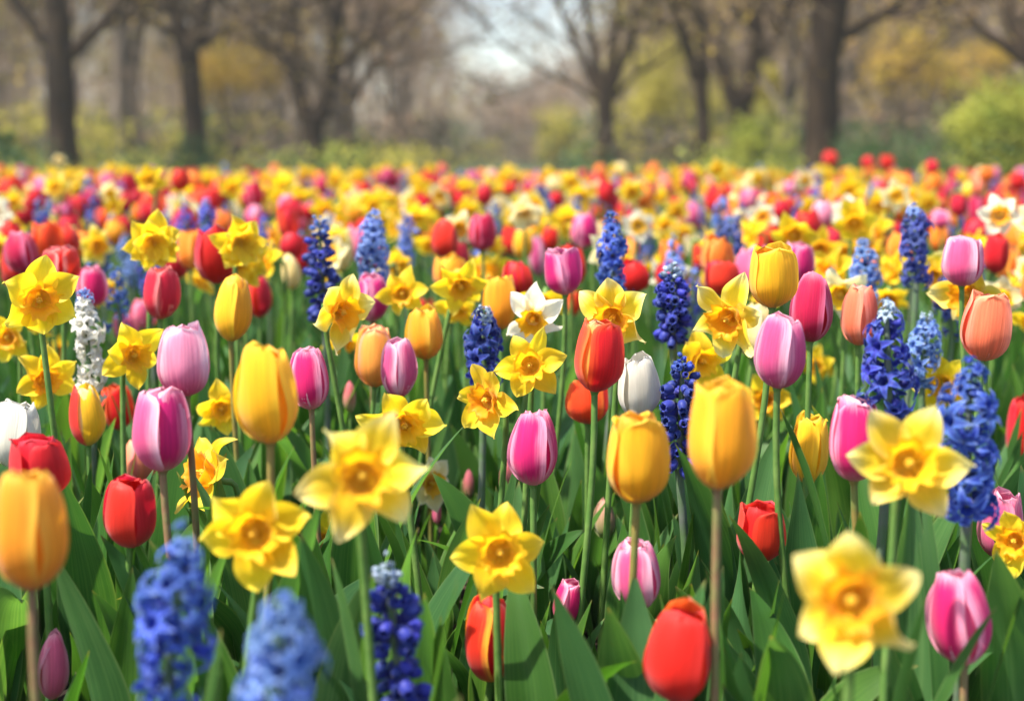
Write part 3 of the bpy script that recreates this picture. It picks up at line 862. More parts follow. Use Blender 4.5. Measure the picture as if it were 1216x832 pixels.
 ('red', 823, 222, 14, 15, .05, dict(op=.8, pt=.2), '', ''), ('crimson', 903, 240, 16, 20, .052, dict(op=.7, pt=.2), '', ''),
 ('red', 986, 189, 20, 19, .05, dict(op=.7, pt=.2), '', ''), ('red', 1030, 193, 16, 14, .05, dict(op=.7, pt=.2), '', ''),
 ('red', 1052, 194, 18, 18, .05, dict(op=.7, pt=.2), '', ''), ('red', 1107, 199, 16, 17, .05, dict(op=.7, pt=.2), '', ''),
 ('orange', 1107, 219, 20, 26, .054, dict(op=.7, pt=.2), '', ''), ('crimson', 1129, 225, 14, 23, .05, dict(op=.6, pt=.2), '', ''),
 ('orange', 1171, 208, 20, 18, .052, dict(op=.8, pt=.2), '', ''), ('red', 1208, 216, 20, 22, .052, dict(op=.7, pt=.2), '', ''),
 ('pink', 938, 224, 16, 17, .05, dict(op=.7, pt=.2), '', ''), ('red', 966, 228, 14, 12, .05, dict(op=.8, pt=.2), '', ''),
 ('red', 1000, 240, 22, 16, .052, dict(op=.9, pt=.2), '', ''),
]
# DAFFODILS: colour, cx, cy, diameter, real diameter, yaw (0 = facing the camera, + = to the right), pitch, options, nickname, label
D_ = [
 ('paletip', 428, 565, 152, .094, 8, 6, dict(tr=1.0, roll=.12), 'largest pale tipped daffodil', 'largest yellow daffodil facing forward with whitish petal tips'),
 ('yellow', 304, 629, 138, .090, -6, -4, dict(roll=.35), 'big yellow daffodil by blue hyacinth', 'big clear yellow daffodil facing forward beside the bright blue hyacinth'),
 ('yellow', 592, 653, 122, .090, 6, -2, dict(roll=.1), 'front daffodil over flame tulip', 'yellow daffodil with narrow petals above the yellow edged red tulip'),
 ('paletip', 1012, 712, 162, .086, -10, 8, dict(roll=.5, w=1.12, deep=True), 'very blurred front daffodil', 'very blurred pale tipped daffodil low at the front beside a magenta tulip'),
 ('paletip', 1076, 549, 138, .090, 4, 4, dict(roll=.0), 'pale tipped daffodil by blue hyacinth', 'pale tipped yellow daffodil in front of a pink tulip and blue hyacinth'),
 ('yellow', 630, 432, 86, .080, -6, -6, dict(roll=.2), 'sharp daffodil facing us', 'sharp yellow daffodil facing forward with open orange trumpet'),
 ('yellow', 583, 474, 76, .070, -40, -6, dict(deep=True), 'daffodil turned to the left', 'yellow daffodil in profile with orange trumpet turned toward the left'),
 ('yellow', 478, 500, 94, .080, 14, -24, dict(), 'nodding daffodil', 'yellow daffodil nodding downward, seen over its upper petals'),
 ('paletip', 400, 368, 76, .078, 40, -16, dict(), 'long petalled daffodil by magenta tulip', 'long petalled yellow daffodil against the side of a magenta tulip'),
 ('yellow', 261, 484, 66, .074, 18, -8, dict(), 'daffodil between pink and gold tulips', 'yellow daffodil between the light pink tulip stem and the tall golden tulip'),
 ('yellow', 52, 450, 72, .078, 22, -12, dict(deep=True), 'daffodil with frilled trumpet', 'yellow daffodil with very frilled trumpet behind a thick green stem'),
 ('yellow', 46, 354, 96, .088, 12, -14, dict(deep=True, w=1.15), 'high daffodil at the left', 'large high yellow daffodil near the left edge on a thick stem'),
 ('yellow', 156, 420, 76, .078, 30, -10, dict(), 'daffodil below two small pink tulips', 'starry yellow daffodil below two small pink tulips'),
 ('paletip', 730, 374, 92, .086, -16, -20, dict(deep=True, w=1.1), 'big daffodil behind orange red tulip', 'big yellow daffodil with creamy petals behind the orange red tulip'),
 ('white', 634, 376, 74, .078, -8, -22, dict(tr=1.15), 'whitish daffodil with yellow trumpet', 'whitish petalled daffodil with yellow trumpet above the sharp forward facing one'),
 ('yellow', 546, 337, 66, .076, 10, -28, dict(), 'daffodil above orange tulip', 'yellow daffodil with spread petals under the red egg shaped tulip'),
 ('yellow', 480, 347, 60, .072, -14, -10, dict(roll=.3), 'star daffodil by magenta tulip', 'star shaped yellow daffodil just right of a magenta tulip'),
 ('paletip', 870, 374, 86, .082, -34, -24, dict(deep=True), 'daffodil under broad red tulip', 'yellow daffodil with long raised petals under the broad red tulip'),
 ('yellow', 829, 427, 70, .075, 32, -12, dict(), 'daffodil over the grape hyacinth', 'yellow daffodil just above the spiky grape hyacinth'),
 ('yellow', 284, 288, 64, .078, 20, -24, dict(dbl=True), 'ragged double daffodil on the right', 'ragged double daffodil right of an orange tulip'),
 ('yellow', 182, 287, 68, .080, 15, -18, dict(dbl=True), 'ragged double daffodil on the left', 'ragged double daffodil left of an orange tulip'),
 ('yellow', 252, 566, 76, .074, -58, 18, dict(deep=True, roll=.4), 'sideways daffodil', 'deep yellow daffodil seen from the side, petals swept up'),
 ('yellow', 376, 640, 66, .072, 40, -24, dict(deep=True), 'daffodil hidden behind a big one', 'deep yellow daffodil mostly hidden behind the big clear yellow one'),
 ('pale', 508, 572, 58, .066, 40, -10, dict(), 'pale daffodil behind largest one', 'pale small daffodil peeping out behind the largest pale tipped one'),
 ('yellow', 913, 470, 58, .072, -30, -20, dict(deep=True), 'daffodil behind a pink tulip stem', 'yellow daffodil behind the stem of the big pink tulip'),
 ('yellow', 1208, 640, 72, .060, -34, -8, dict(deep=True), 'cropped daffodil', 'yellow daffodil cut by the right edge over the rose tulip'),
 ('pale', 1000, 346, 64, .078, -20, -30, dict(), 'pale daffodil by leaning crimson tulip', 'pale lemon daffodil between the leaning crimson tulip and a light blue hyacinth'),
 ('yellow', 1126, 455, 66, .076, -38, -20, dict(), 'daffodil behind blue hyacinth', 'yellow daffodil showing behind the top of the blue hyacinth'),
 ('paletip', 1156, 350, 74, .080, -48, -14, dict(), 'daffodil under pink tulip', 'yellow daffodil with creamy side petal under the pink tulip'),
 ('yellow', 12, 398, 62, .074, -20, -14, dict(deep=True), 'deep yellow daffodil at left edge', 'deep yellow daffodil cut by the left edge below the high one'),
 ('yellow', 68, 414, 36, .062, 30, -20, dict(deep=True), 'small daffodil under the high one', 'small deep yellow daffodil in the shade of the high one'),
 ('yellow', 408, 402, 44, .062, 20, -50, dict(deep=True), 'daffodil under long petalled one', 'drooping yellow daffodil directly under the long petalled one'),
 ('yellow', 970, 432, 46, .068, -20, -18, dict(), 'daffodil under crimson tulip', 'yellow daffodil behind the stem of the leaning crimson tulip'),
 ('yellow', 243, 318, 42, .074, 10, -16, dict(), 'daffodil under orange tulip', 'yellow daffodil just below the broad orange tulip'),
 ('paletip', 74, 284, 38, .072, 10, -10, dict(), 'small frilled daffodil', 'small frilled daffodil above the wide red tulip with pale edge'),
 ('paletip', 112, 291, 42, .074, 40, -10, dict(), 'daffodil over pink tulip', 'yellow daffodil turned aside, above the pink tulip at left'),
 ('yellow', 608, 328, 38, .074, 10, -20, dict(), 'daffodil over orange tulip', 'lemon daffodil just above the light orange tulip'),
 ('white', 794, 324, 46, .080, 10, -30, dict(), 'cream daffodil behind deep hyacinth', 'cream petalled daffodil beside the top of the deep blue hyacinth'),
 ('yellow', 770, 314, 28, .070, 0, -10, dict(), 'small daffodil past blue hyacinth', 'small yellow daffodil between the bright and the deep blue hyacinths'),
 ('yellow', 691, 272, 42, .080, 0, -14, dict(), 'lemon daffodil by blue hyacinth', 'blurred lemon daffodil left of the bright blue hyacinth'),
 ('paletip', 790, 269, 38, .078, 0, -6, dict(deep=True), 'round faced daffodil', 'blurred daffodil with round orange trumpet above the orange tulip'),
 ('white', 757, 267, 42, .080, 0, -14, dict(), 'whitish blurred daffodil', 'whitish blurred daffodil just beyond the bright blue hyacinth'),
 ('yellow', 945, 276, 54, .082, -20, -30, dict(), 'leaning daffodil pair, upper', 'blurred long petalled daffodil above the magenta tulip'),
 ('yellow', 972, 292, 46, .080, 12, -30, dict(), 'leaning yellow daffodil', 'blurred yellow daffodil leaning toward a small crimson tulip'),
 ('yellow', 1014, 262, 56, .086, 0, -24, dict(), 'broad blurred daffodil', 'broad blurred yellow daffodil beside the largest pale pink tulip'),
 ('white', 1186, 255, 54, .086, 0, -6, dict(deep=True), 'white daffodil by crimson tulip', 'white petalled daffodil with yellow trumpet by the tall crimson tulip'),
 ('yellow', 1160, 290, 38, .076, -20, -20, dict(), 'daffodil over plain red tulip', 'yellow daffodil above the plain red cup tulip'),
 ('white', 905, 256, 40, .080, 0, -10, dict(deep=True), 'white and orange daffodil', 'white petalled daffodil with orange trumpet beside violet blue spikes'),
]
for cx, cy, s in ((14, 240, 34), (66, 222, 34), (180, 213, 40), (130, 228, 30), (137, 246, 30), (275, 222, 32), (238, 250, 24), (330, 234, 28), (357, 240, 28), (386, 250, 36), (402, 264, 34), (425, 236, 30), (442, 242, 36), (500, 228, 26), (503, 258, 32), (466, 252, 28), (543, 270, 44), (572, 264, 34), (470, 272, 28), (520, 240, 26), (634, 243, 34), (667, 257, 30), (770, 262, 30), (810, 276, 32), (850, 246, 32), (748, 226, 34), (705, 226, 26), (785, 234, 24), (852, 200, 28), (856, 216, 24), (880, 228, 28), (925, 245, 30), (955, 212, 26), (1010, 224, 34), (1065, 230, 38), (960, 244, 28), (1155, 234, 26), (1062, 310, 22), (1125, 288, 24), (1030, 280, 24), (1206, 300, 26), (310, 240, 26), (215, 232, 24), (100, 268, 22), (1085, 232, 28), (690, 246, 26), (610, 256, 28), (570, 300, 24), (300, 222, 26), (70, 190, 15), (905, 300, 30), (850, 272, 26)):
    D_.append((random.choice(['yellow', 'yellow', 'yellow', 'paletip', 'pale']), cx, cy, s, .076, random.uniform(-30, 30), random.uniform(-30, 0), dict(), '', ''))
# HYACINTHS: colour, tip colour, cx, top y, spike length px, width px, real width, grape?, florets, nickname, label
H_ = [
 ('blue', 'light', 220, 632, 215, 88, .049, False, 62, 'bright blue front hyacinth', 'bright blue hyacinth at the front under the cherry red tulip'),
 ('light', 'light', 338, 712, 220, 108, .053, False, 56, 'very blurred light blue hyacinth', 'very blurred light blue hyacinth at the bottom edge'),
 ('deep', 'tip', 458, 668, 200, 64, .042, True, 74, 'dark grape hyacinth at the front', 'dark blue grape hyacinth with pale tip, low at the front between leaves'),
 ('deep', 'tip', 1053, 362, 135, 66, .052, False, 66, 'deep blue sharp hyacinth', 'sharp deep blue hyacinth with greenish tip beside the coral tulip'),
 ('blue', 'blue', 1152, 432, 180, 84, .060, False, 66, 'blue hyacinth by pale tipped daffodil', 'rich blue hyacinth standing beside the pale tipped yellow daffodil'),
 ('deep', 'blue', 811, 424, 138, 48, .044, True, 80, 'spiky grape hyacinth', 'spiky dark blue grape hyacinth between white tulip and largest amber tulip'),
 ('deep', 'tip', 575, 364, 90, 54, .057, False, 54, 'short dark hyacinth', 'short dark blue hyacinth above the daffodil turned to the left'),
 ('deep', 'tip', 798, 316, 88, 40, .043, True, 90, 'deep blue hyacinth at centre right', 'deep blue hyacinth spike with greenish tip above the starry daffodil'),
 ('blue', 'blue', 725, 252, 100, 42, .050, False, 66, 'bright blue hyacinth', 'tall bright blue hyacinth directly above the big creamy daffodil'),
 ('deep', 'slate', 379, 260, 120, 36, .045, True, 84, 'dark blue spiked hyacinth', 'dark indigo hyacinth spike with pale top beside the pale yellow tulip'),
 ('slate', 'slate', 443, 254, 84, 46, .060, False, 66, 'pale blue hyacinth', 'broad pale slate blue hyacinth above the magenta tulip'),
 ('light', 'tip', 1101, 373, 84, 44, .050, False, 54, 'light blue hyacinth', 'light powder blue hyacinth behind the sharp deep blue one'),
 ('light', 'slate', 1026, 285, 74, 40, .052, False, 54, 'blurred light blue hyacinth', 'blurred soft blue hyacinth above the coral tulip'),
 ('violet', 'slate', 1086, 244, 90, 40, .050, False, 66, 'tall violet hyacinth', 'tall violet blue hyacinth beyond the light blue ones'),
 ('violet', 'violet', 856, 262, 62, 28, .048, False, 46, 'violet hyacinth of a pair', 'front one of two violet blue hyacinths behind the open golden tulip'),
 ('violet', 'violet', 881, 242, 60, 24, .048, False, 40, 'rear violet hyacinth of a pair', 'rear one of two violet blue hyacinths beside a white and orange daffodil'),
 ('white', 'slate', 99, 342, 130, 44, .048, False, 96, 'white hyacinth', 'white hyacinth with bluish tip beneath a pink tulip'),
 ('slate', 'slate', 482, 252, 62, 22, .042, True, 50, 'slim slate hyacinth', 'slim slate blue hyacinth just right of the broad pale blue one'),
 ('violet', 'slate', 245, 236, 64, 27, .048, False, 46, 'violet hyacinth between double daffodils', 'violet blue hyacinth behind and between two ragged double daffodils'),
 ('violet', 'violet', 312, 254, 58, 24, .045, False, 40, 'violet hyacinth by double daffodil', 'violet hyacinth right of the ragged double daffodil'),
 ('light', 'light', 571, 292, 48, 26, .048, False, 40, 'small light blue hyacinth', 'small light blue hyacinth behind the spread daffodil'),
 ('violet', 'slate', 110, 220, 64, 18, .045, False, 40, 'slim violet hyacinth at left', 'slim violet hyacinth rising among red tulips at left'),
 ('violet', 'slate', 1141, 246, 48, 18, .045, False, 36, 'leaning slate spike', 'slim slate blue spike leaning beside the tall crimson tulip'),
 ('slate', 'slate', 1209, 276, 70, 20, .045, False, 40, 'slate hyacinth at right edge', 'slate blue hyacinth at the right edge beside the plain red tulip'),
 ('slate', 'slate', 147, 278, 54, 22, .045, False, 40, 'slate hyacinth left of double daffodil', 'pale slate hyacinth left of the ragged double daffodils'),
 ('light', 'light', 156, 302, 40, 22, .045, False, 36, 'soft blue low hyacinth', 'low soft blue hyacinth under the left ragged double daffodil'),
 ('slate', 'slate', 587, 238, 40, 20, .045, False, 36, 'slate hyacinth by round red tulip', 'slim slate hyacinth beside a round red blurred tulip'),
 ('violet', 'violet', 1051, 262, 56, 14, .045, True, 36, 'thin violet spike', 'thin violet spike left of the tall violet hyacinth'),
 ('slate', 'slate', 516, 222, 50, 10, .045, False, 30, '', ''), ('violet', 'violet', 340, 205, 42, 13, .045, False, 30, '', ''),
 ('slate', 'slate', 57, 236, 26, 15, .045, False, 30, '', ''), ('slate', 'slate', 28, 276, 40, 18, .045, False, 34, '', ''),
 ('slate', 'slate', 220, 262, 20, 17, .045, False, 30, '', ''), ('violet', 'slate', 1087, 202, 42, 15, .045, False, 30, '', ''),
 ('light', 'light', 1036, 218, 22, 17, .045, False, 30, '', ''), ('violet', 'violet', 642, 222, 16, 18, .045, False, 30, '', ''),
 ('slate', 'slate', 684, 234, 26, 18, .045, False, 30, '', ''), ('slate', 'slate', 718, 230, 20, 14, .045, False, 30, '', ''),
 ('violet', 'violet', 1180, 210, 18, 14, .045, False, 30, '', ''), ('slate', 'slate', 937, 232, 20, 14, .045, False, 30, '', ''),
]

PLANTS = []      # (kind, colour, px, py, root, hero nickname, size px)


def rootpos(p, seed, spread=.02):
    r_ = np.random.default_rng(seed)
    return np.array([p[0] + r_.normal(0, spread), p[1] + abs(r_.normal(0, spread)) * .5, 0.0])


def zfix(px, py, d, lo=.12, hi=.56):
    """keep the head height of a flower plausible by sliding it along its own line of sight"""
    p = unproj(px, py, d)
    for _ in range(200):
        if p[2] > hi: d *= 1.02
        elif p[2] < lo: d *= .98
        else: break
        p = unproj(px, py, d)
        if d > 12: break
    return p, d


BLOOMS = [(cx, cy + h_ * .42, w_, zfix(cx, cy, rw * FPX / w_)[1]) for _c, cx, cy, w_, h_, rw, _o, _n, _l in T_ if w_ > 11]
BLOOMS += [(q[1], q[2] + q[3] * .30, q[3] * .9, zfix(q[1], q[2], q[4] * FPX / q[3])[1]) for q in D_ if q[3] > 40]


def leaf_cap(p, d):
    """tallest leaf that grows at P without hiding the blooms behind it"""
    px, _, dd = proj((p[0], p[1], .15))
    cap = .34
    for bx_, by_, bw_, bd_ in BLOOMS:
        if bd_ > dd - .02 and abs(bx_ - px) < bw_ * .42 + (.045 if bw_ < 40 else .014) / dd * FPX:
            cap = min(cap, unproj(px, by_, dd)[2] * 1.06)
    return cap


for i, (colr, cx, cy, w_, h_, rw, op, nick, label) in enumerate(T_):
    d = rw * FPX / w_
    c, d = zfix(cx, cy, d)
    R = w_ / 2 * d / FPX * .875
    H = h_ * d / FPX * 1.03
    base = unproj(cx, cy + h_ / 2, d)
    root_p = rootpos(base, 500 + i)
    bud = op.get('bud', False)
    lod = 0 if d < 1.9 else (1 if d < 2.9 else 2)
    o = thing('tulip_bud' if bud else 'tulip', root_p, label or None, 'tulip bud' if bud else 'tulip', 'tulips planted in the mixed bed')
    bl = base - root_p
    tl = op.get('tilt', (rng.normal(0, .05), rng.normal(0, .05)))
    n0 = len(bpy.data.objects)
    tulip_parts(o, bl, R, H, colr, 900 + i, op.get('op', .6), op.get('curl', 0.) * .8, op.get('pt', .4), tl, op.get('ph'), lod, op.get('lean', 0.) * .5, op.get('bc'), op.get('st', 'g'))
    if 'mixc' in op:
        pets = [x for x in o.children if x.name.startswith('petal')]
        for k, cn in op['mixc'].items():
            pets[k].data.materials[0] = TUL[cn]
    if bud:
        hl = max(.08, min(bl[2] * .8, leaf_cap(root_p, d)))
        add_leaves(o, 3, hl, 1500 + i)
    else:
        add_leaves(o, 3 if lod == 0 else 2, max(.10, min(.30, bl[2] * .78, leaf_cap(root_p, d))), 1500 + i)
    PLANTS.append(['tulip', colr, cx, cy, o, nick, w_])

for i, (colr, cx, cy, s, rs, yaw, pit, op, nick, label) in enumerate(D_):
    d = rs * FPX / s
    c, d = zfix(cx, cy, d)
    R = s / 2 * d / FPX * 1.05 / max(.62, math.cos(math.radians(yaw * .8)) * math.cos(math.radians(pit * .7)))
    root_p = rootpos(c + np.array([0, .02, 0]), 2500 + i, .025)
    y, p = math.radians(yaw), math.radians(pit)
    # facing: towards the camera, turned by yaw and pitch
    base_az = math.atan2(-c[0], -c[1])
    n = np.array([math.sin(y - 0) * math.cos(p), -math.cos(y) * math.cos(p), math.sin(p)]) + np.array([-c[0] / max(d, 1) * .5, 0, .12])
    lod = 0 if d < 1.9 else (1 if d < 2.9 else 2)
    o = thing('daffodil', root_p, label or None, 'daffodil', 'daffodils planted in the mixed bed')
    daff_parts(o, c - root_p, n, R, colr, 2900 + i, op.get('roll', rng.uniform(0, 1)), lod, op.get('deep', rng.random() < .3), op.get('dbl', False), op.get('w', 1.0), op.get('tr', 1.0))
    add_leaves(o, 3 if lod == 0 else 2, max(.12, min(c[2] * .8, leaf_cap(root_p, d))), 3500 + i, 'daff')
    PLANTS.append(['daffodil', colr, cx, cy, o, nick, s])

for i, (colr, tip, cx, ty, ln, w_, rw, grape, nf, nick, label) in enumerate(H_):
    d = rw * FPX / w_
    c, d = zfix(cx, ty, d, .15, .6)
    top = c
    L = ln * d / FPX
    rad = w_ / 2 * d / FPX * .86
    L = min(L, top[2] - .03)
    root_p = rootpos(top - np.array([0, 0, L]), 4500 + i, .012)
    root_p[2] = 0
    o = thing('grape_hyacinth' if grape else 'hyacinth', root_p, label or None, 'grape hyacinth' if grape else 'hyacinth', 'blue and white hyacinths in the mixed bed')
    lod = 0 if d < 2.5 else 1
    hyacinth_parts(o, top - root_p, L, rad, colr, 4900 + i, nf, grape, tip, lod, (rng.normal(0, .04), rng.normal(0, .05)))
    add_leaves(o, 3, max(.10, min((top[2] - L * .6) * .9, leaf_cap(root_p, d))), 5500 + i, 'strap', 1.7)
    PLANTS.append(['hyacinth', colr, cx, ty + ln / 2, o, nick, w_])

# ------------------------------------------------------------------ labels for the placed flowers that have no label of their own
SAID = {'yellow': 'yellow', 'amber': 'orange', 'orange': 'orange', 'red': 'red', 'crimson': 'crimson', 'rose': 'rose pink', 'pink': 'pink', 'magenta': 'magenta', 'palepink': 'pale pink', 'coral': 'coral', 'scarlet': 'orange red', 'cream': 'cream', 'white': 'white', 'paletip': 'pale tipped yellow', 'pale': 'pale lemon',
        'deep': 'deep blue', 'blue': 'blue', 'light': 'light blue', 'slate': 'slate blue', 'violet': 'violet blue'}
named = [p for p in PLANTS if p[5]]
used = set()
for p in PLANTS:
    if p[5]:
        used.add(p[4]['label'])
        continue
    kind, colr, px, py, o, _, w_ = p
    cands = sorted(named, key=lambda q: (q[2] - px) ** 2 + 1.6 * (q[3] - py) ** 2)
    done = False
    for q in cands[:14]:
        dx, dy = px - q[2], py - q[3]
        rel = ('to the right of' if dx > 0 else 'to the left of') if abs(dx) > abs(dy) else ('just beyond' if dy < 0 else 'just below')
        lab = 'blurred %s %s %s the %s' % (SAID[colr], kind, rel, q[5])
        if lab not in used and len(lab.split()) <= 16:
            done = True
            break
    o['label'] = lab
    used.add(lab)

# ------------------------------------------------------------------ more flowers filling the bed to its far edge
def collapse(root):
    """join the children of ROOT into one array set + material list, and remove them"""
    mats, V, F, U, M, n0 = [], [], [], [], [], 0
    for ch in list(root.children):
        me = ch.data
        v = np.zeros(len(me.vertices) * 3, np.float32); me.vertices.foreach_get('co', v)
        li = np.zeros(len(me.loops), np.int32); me.loops.foreach_get('vertex_index', li)
        uv = np.zeros(len(me.loops) * 2, np.float32); me.uv_layers[0].data.foreach_get('uv', uv)
        mi = np.zeros(len(me.polygons), np.int32); me.polygons.foreach_get('material_index', mi)
        uvv = np.zeros((len(v) // 3, 2), np.float32); uvv[li] = uv.reshape(-1, 2)
        rm = []
        for x in me.materials:
            if x not in mats: mats.append(x)
            rm.append(mats.index(x))
        V.append(v.reshape(-1, 3)); F.append(li.reshape(-1, 4) + n0); U.append(uvv); M.append(np.array(rm, np.int32)[mi])
        n0 += len(v) // 3
        bpy.data.objects.remove(ch)
        bpy.data.meshes.remove(me)
    bpy.data.objects.remove(root)
    return (np.concatenate(V), np.concatenate(F), np.concatenate(U), np.concatenate(M)), mats


def make_fill(kind, colr, var, lod=2):
    r_ = np.random.default_rng(abs(hash((kind, colr, var))) % 2 ** 31 if False else sum(map(ord, kind + colr)) * 31 + var)
    root = bpy.data.objects.new(kind, None)
    COL.objects.link(root)
    sd = int(r_.integers(1e6))
    if kind == 'tulip':
        h = r_.uniform(.36, .42)
        R = r_.uniform(.024, .028)
        tulip_parts(root, np.array([r_.normal(0, .012), r_.normal(0, .012), h]), R, R * r_.uniform(2.3, 2.8), colr, sd, r_.uniform(.5, .9), r_.uniform(-.05, .12), .3, (r_.normal(0, .09), r_.normal(0, .09)), None, lod)
        add_leaves(root, 2, .27, sd + 1)
    elif kind == 'daffodil':
        h = r_.uniform(.38, .45)
        y, p = r_.normal(0, .5), r_.normal(-.25, .25)
        daff_parts(root, np.array([0, -.02, h]), np.array([math.sin(y), -math.cos(y) * math.cos(p), math.sin(p)]), r_.uniform(.038, .044), colr, sd, r_.uniform(0, 1), lod, r_.random() < .15, var % 3 == 2, r_.uniform(1., 1.2))
        add_leaves(root, 2, .32, sd + 1, 'daff')
    else:
        h = r_.uniform(.40, .48)
        tip = {'deep': 'blue', 'blue': 'light', 'violet': 'slate', 'light': 'light', 'slate': 'slate'}[colr]
        hyacinth_parts(root, np.array([0, 0, h]), r_.uniform(.10, .14), r_.uniform(.019, .024), colr, sd, 30, False, tip, 1, (r_.normal(0, .06), r_.normal(0, .06)))
        add_leaves(root, 2, .24, sd + 1, 'strap', 1.6)
    return root


FCOL = {'tulip': (['red', 'orange', 'amber', 'pink', 'magenta', 'rose', 'cream', 'scarlet', 'coral', 'crimson'], [.43, .11, .10, .04, .05, .04, .04, .11, .03, .05]),
        'daffodil': (['yellow', 'paletip', 'pale', 'white'], [.66, .20, .09, .05]),
        'hyacinth': (['violet', 'slate', 'blue', 'light'], [.42, .26, .2, .12])}
roots_xy = np.array([[p[4].location[0], p[4].location[1]] for p in PLANTS])
cell = .160
cand = []
for iy in range(int(2.35 / cell), int((BED_END - .15) / cell)):
    y0 = iy * cell
    hw = .36 * y0 + .6
    nx = int(hw / cell)
    for ix in range(-nx, nx + 1):
        x, y = (ix + rng.uniform(-.46, .46)) * cell, y0 + rng.uniform(-.46, .46) * cell
        if rng.random() > np.interp(y, [2.4, 3.0, 3.8, 5.0, 6.0], [.4, .75, .95, 1.0, 1.0]): continue
        if np.min((roots_xy[:, 0] - x) ** 2 + (roots_xy[:, 1] - y) ** 2) < .075 ** 2: continue
        k = rng.choice(['tulip', 'daffodil', 'hyacinth'], p=[.39, .43, .18])
        c = rng.choice(FCOL[k][0], p=FCOL[k][1])
        cand.append((y, x, str(k), str(c), int(rng.integers(3))))
for y, x in zip(rng.uniform(2.05, 3.7, 110), rng.uniform(-1, 1, 110)):
    x = x * (.36 * y + .35)
    if np.min((roots_xy[:, 0] - x) ** 2 + (roots_xy[:, 1] - y) ** 2) < .07 ** 2: continue
    k = str(rng.choice(['tulip', 'daffodil', 'hyacinth'], p=[.36, .54, .1]))
    cand.append((y, x, k, str(rng.choice(FCOL[k][0], p=FCOL[k][1])), int(rng.integers(3))))
cand.sort()
counts = {k: sum(1 for p in PLANTS if p[0] == k) for k in FCOL}
LIMIT = {'tulip': 300, 'daffodil': 300, 'hyacinth': 220}
TPL, ONE = {}, {}
far = {k: [] for k in FCOL}


def sink(y):
    return float(np.interp(y, [2.6, 5.0, 11], [0, -.085, -.125]))


def scale_rot(o, x, y, s, rz):
    o.location = (x, y, 0)
    o.rotation_euler = (0, 0, rz)
    o.scale = (s, s, s)


for y, x, k, c, var in cand:
    rz = rng.normal(0, .45) if k == 'daffodil' else rng.uniform(0, 2 * PI)
    s = rng.uniform(.88, 1.1) * np.interp(y, [2.6, 5.0], [1.0, 1.24])
    counts[k] += 1
    if counts[k] > LIMIT[k]:
        far[k].append((x, y, c, var, s, rz))
        continue
    near = y < 4.2
    if near:
        lab = {'tulip': 'blurred %s tulip half hidden between larger blooms in the middle rows', 'daffodil': 'blurred %s daffodil half hidden between larger blooms in the middle rows', 'hyacinth': 'blurred %s hyacinth half hidden between larger blooms in the middle rows'}[k] % SAID[c]
        grp = '%s %ss half hidden in the middle rows' % (SAID[c], k)
        key = (k, c, var)
        if key not in TPL:
            TPL[key] = make_fill(k, c, var, 2)
            o = TPL[key]
        else:
            src = TPL[key]
            o = src.copy()
            COL.objects.link(o)
            for ch in src.children:
                q = ch.copy()
                COL.objects.link(q)
                q.parent = o
    else:
        lab = 'small blurred %s %s lost among the packed far rows of the bed' % (SAID[c], k)
        grp = '%s %ss in the packed far rows' % (SAID[c], k)
        key = (k, c, var)
        if key not in ONE:
            arr, mats = collapse(make_fill(k, c, var + 7, 2))
            ONE[key] = (arr, mats, mesh_from(k, arr, mats))
        o = bpy.data.objects.new(k, ONE[key][2])
        COL.objects.link(o)
    scale_rot(o, x, y, s, rz)
    o.location.z = sink(y)
    tag(o, lab, k, grp)

for k, lst in far.items():
    mb, mats = MB(), []
    for x, y, c, var, s, rz in lst:
        key = (k, c, var)
        if key not in ONE:
            arr, ms = collapse(make_fill(k, c, var + 7, 2))
            ONE[key] = (arr, ms, None)
        arr, ms = ONE[key][:2]
        rm = []
        for q in ms:
            if q not in mats: mats.append(q)
            rm.append(mats.index(q))
        cz, sz = math.cos(rz), math.sin(rz)
        mb.append(arr, np.array([[cz, -sz, 0], [sz, cz, 0], [0, 0, 1]]) * s, (x, y, sink(y)), rm)
    if mb.n:
        tag(mb.obj(k + '_field', mats), kind='stuff', label='mass of far %ss blurring into the end of the bed' % k)

# ------------------------------------------------------------------ leaves: plants without a bloom, and the leafy mass between
k = 0
tries = 0
lp = []
while k < 125 and tries < 4000:
    tries += 1
    y = rng.uniform(1.12, 2.5)
    x = rng.uniform(-.40, .40) * y
    if np.min((roots_xy[:, 0] - x) ** 2 + (roots_xy[:, 1] - y) ** 2) < .05 ** 2: continue
    if lp and min((a - x) ** 2 + (b - y) ** 2 for a, b in lp) < .085 ** 2: continue
    lp.append((x, y))
    o = thing('tulip_plant', (x, y, 0), 'broad green tulip leaves without a bloom between the front flowers', 'tulip plant', 'flowerless tulip plants in the front of the bed')
    add_leaves(o, int(rng.integers(3, 5)), max(.10, min(rng.uniform(.20, .30), leaf_cap((x, y, 0), y))), 7000 + k, 'tulip', 1.08)
    k += 1
lt = [MB().grid(leaf_grid(.24 * rng.uniform(.8, 1.15), rng.uniform(.032, .052), 0, rng.uniform(76, 90), rng.uniform(3, 50), rng.normal(0, .5), .45, 3, 8, j)).arrays() for j in range(10)]
ls = [MB().grid(leaf_grid(.30 * rng.uniform(.8, 1.1), rng.uniform(.010, .015), 0, rng.uniform(76, 89), rng.uniform(5, 40), rng.normal(0, .6), .4, 3, 8, 30 + j, True)).arrays() for j in range(6)]
fol = MB()
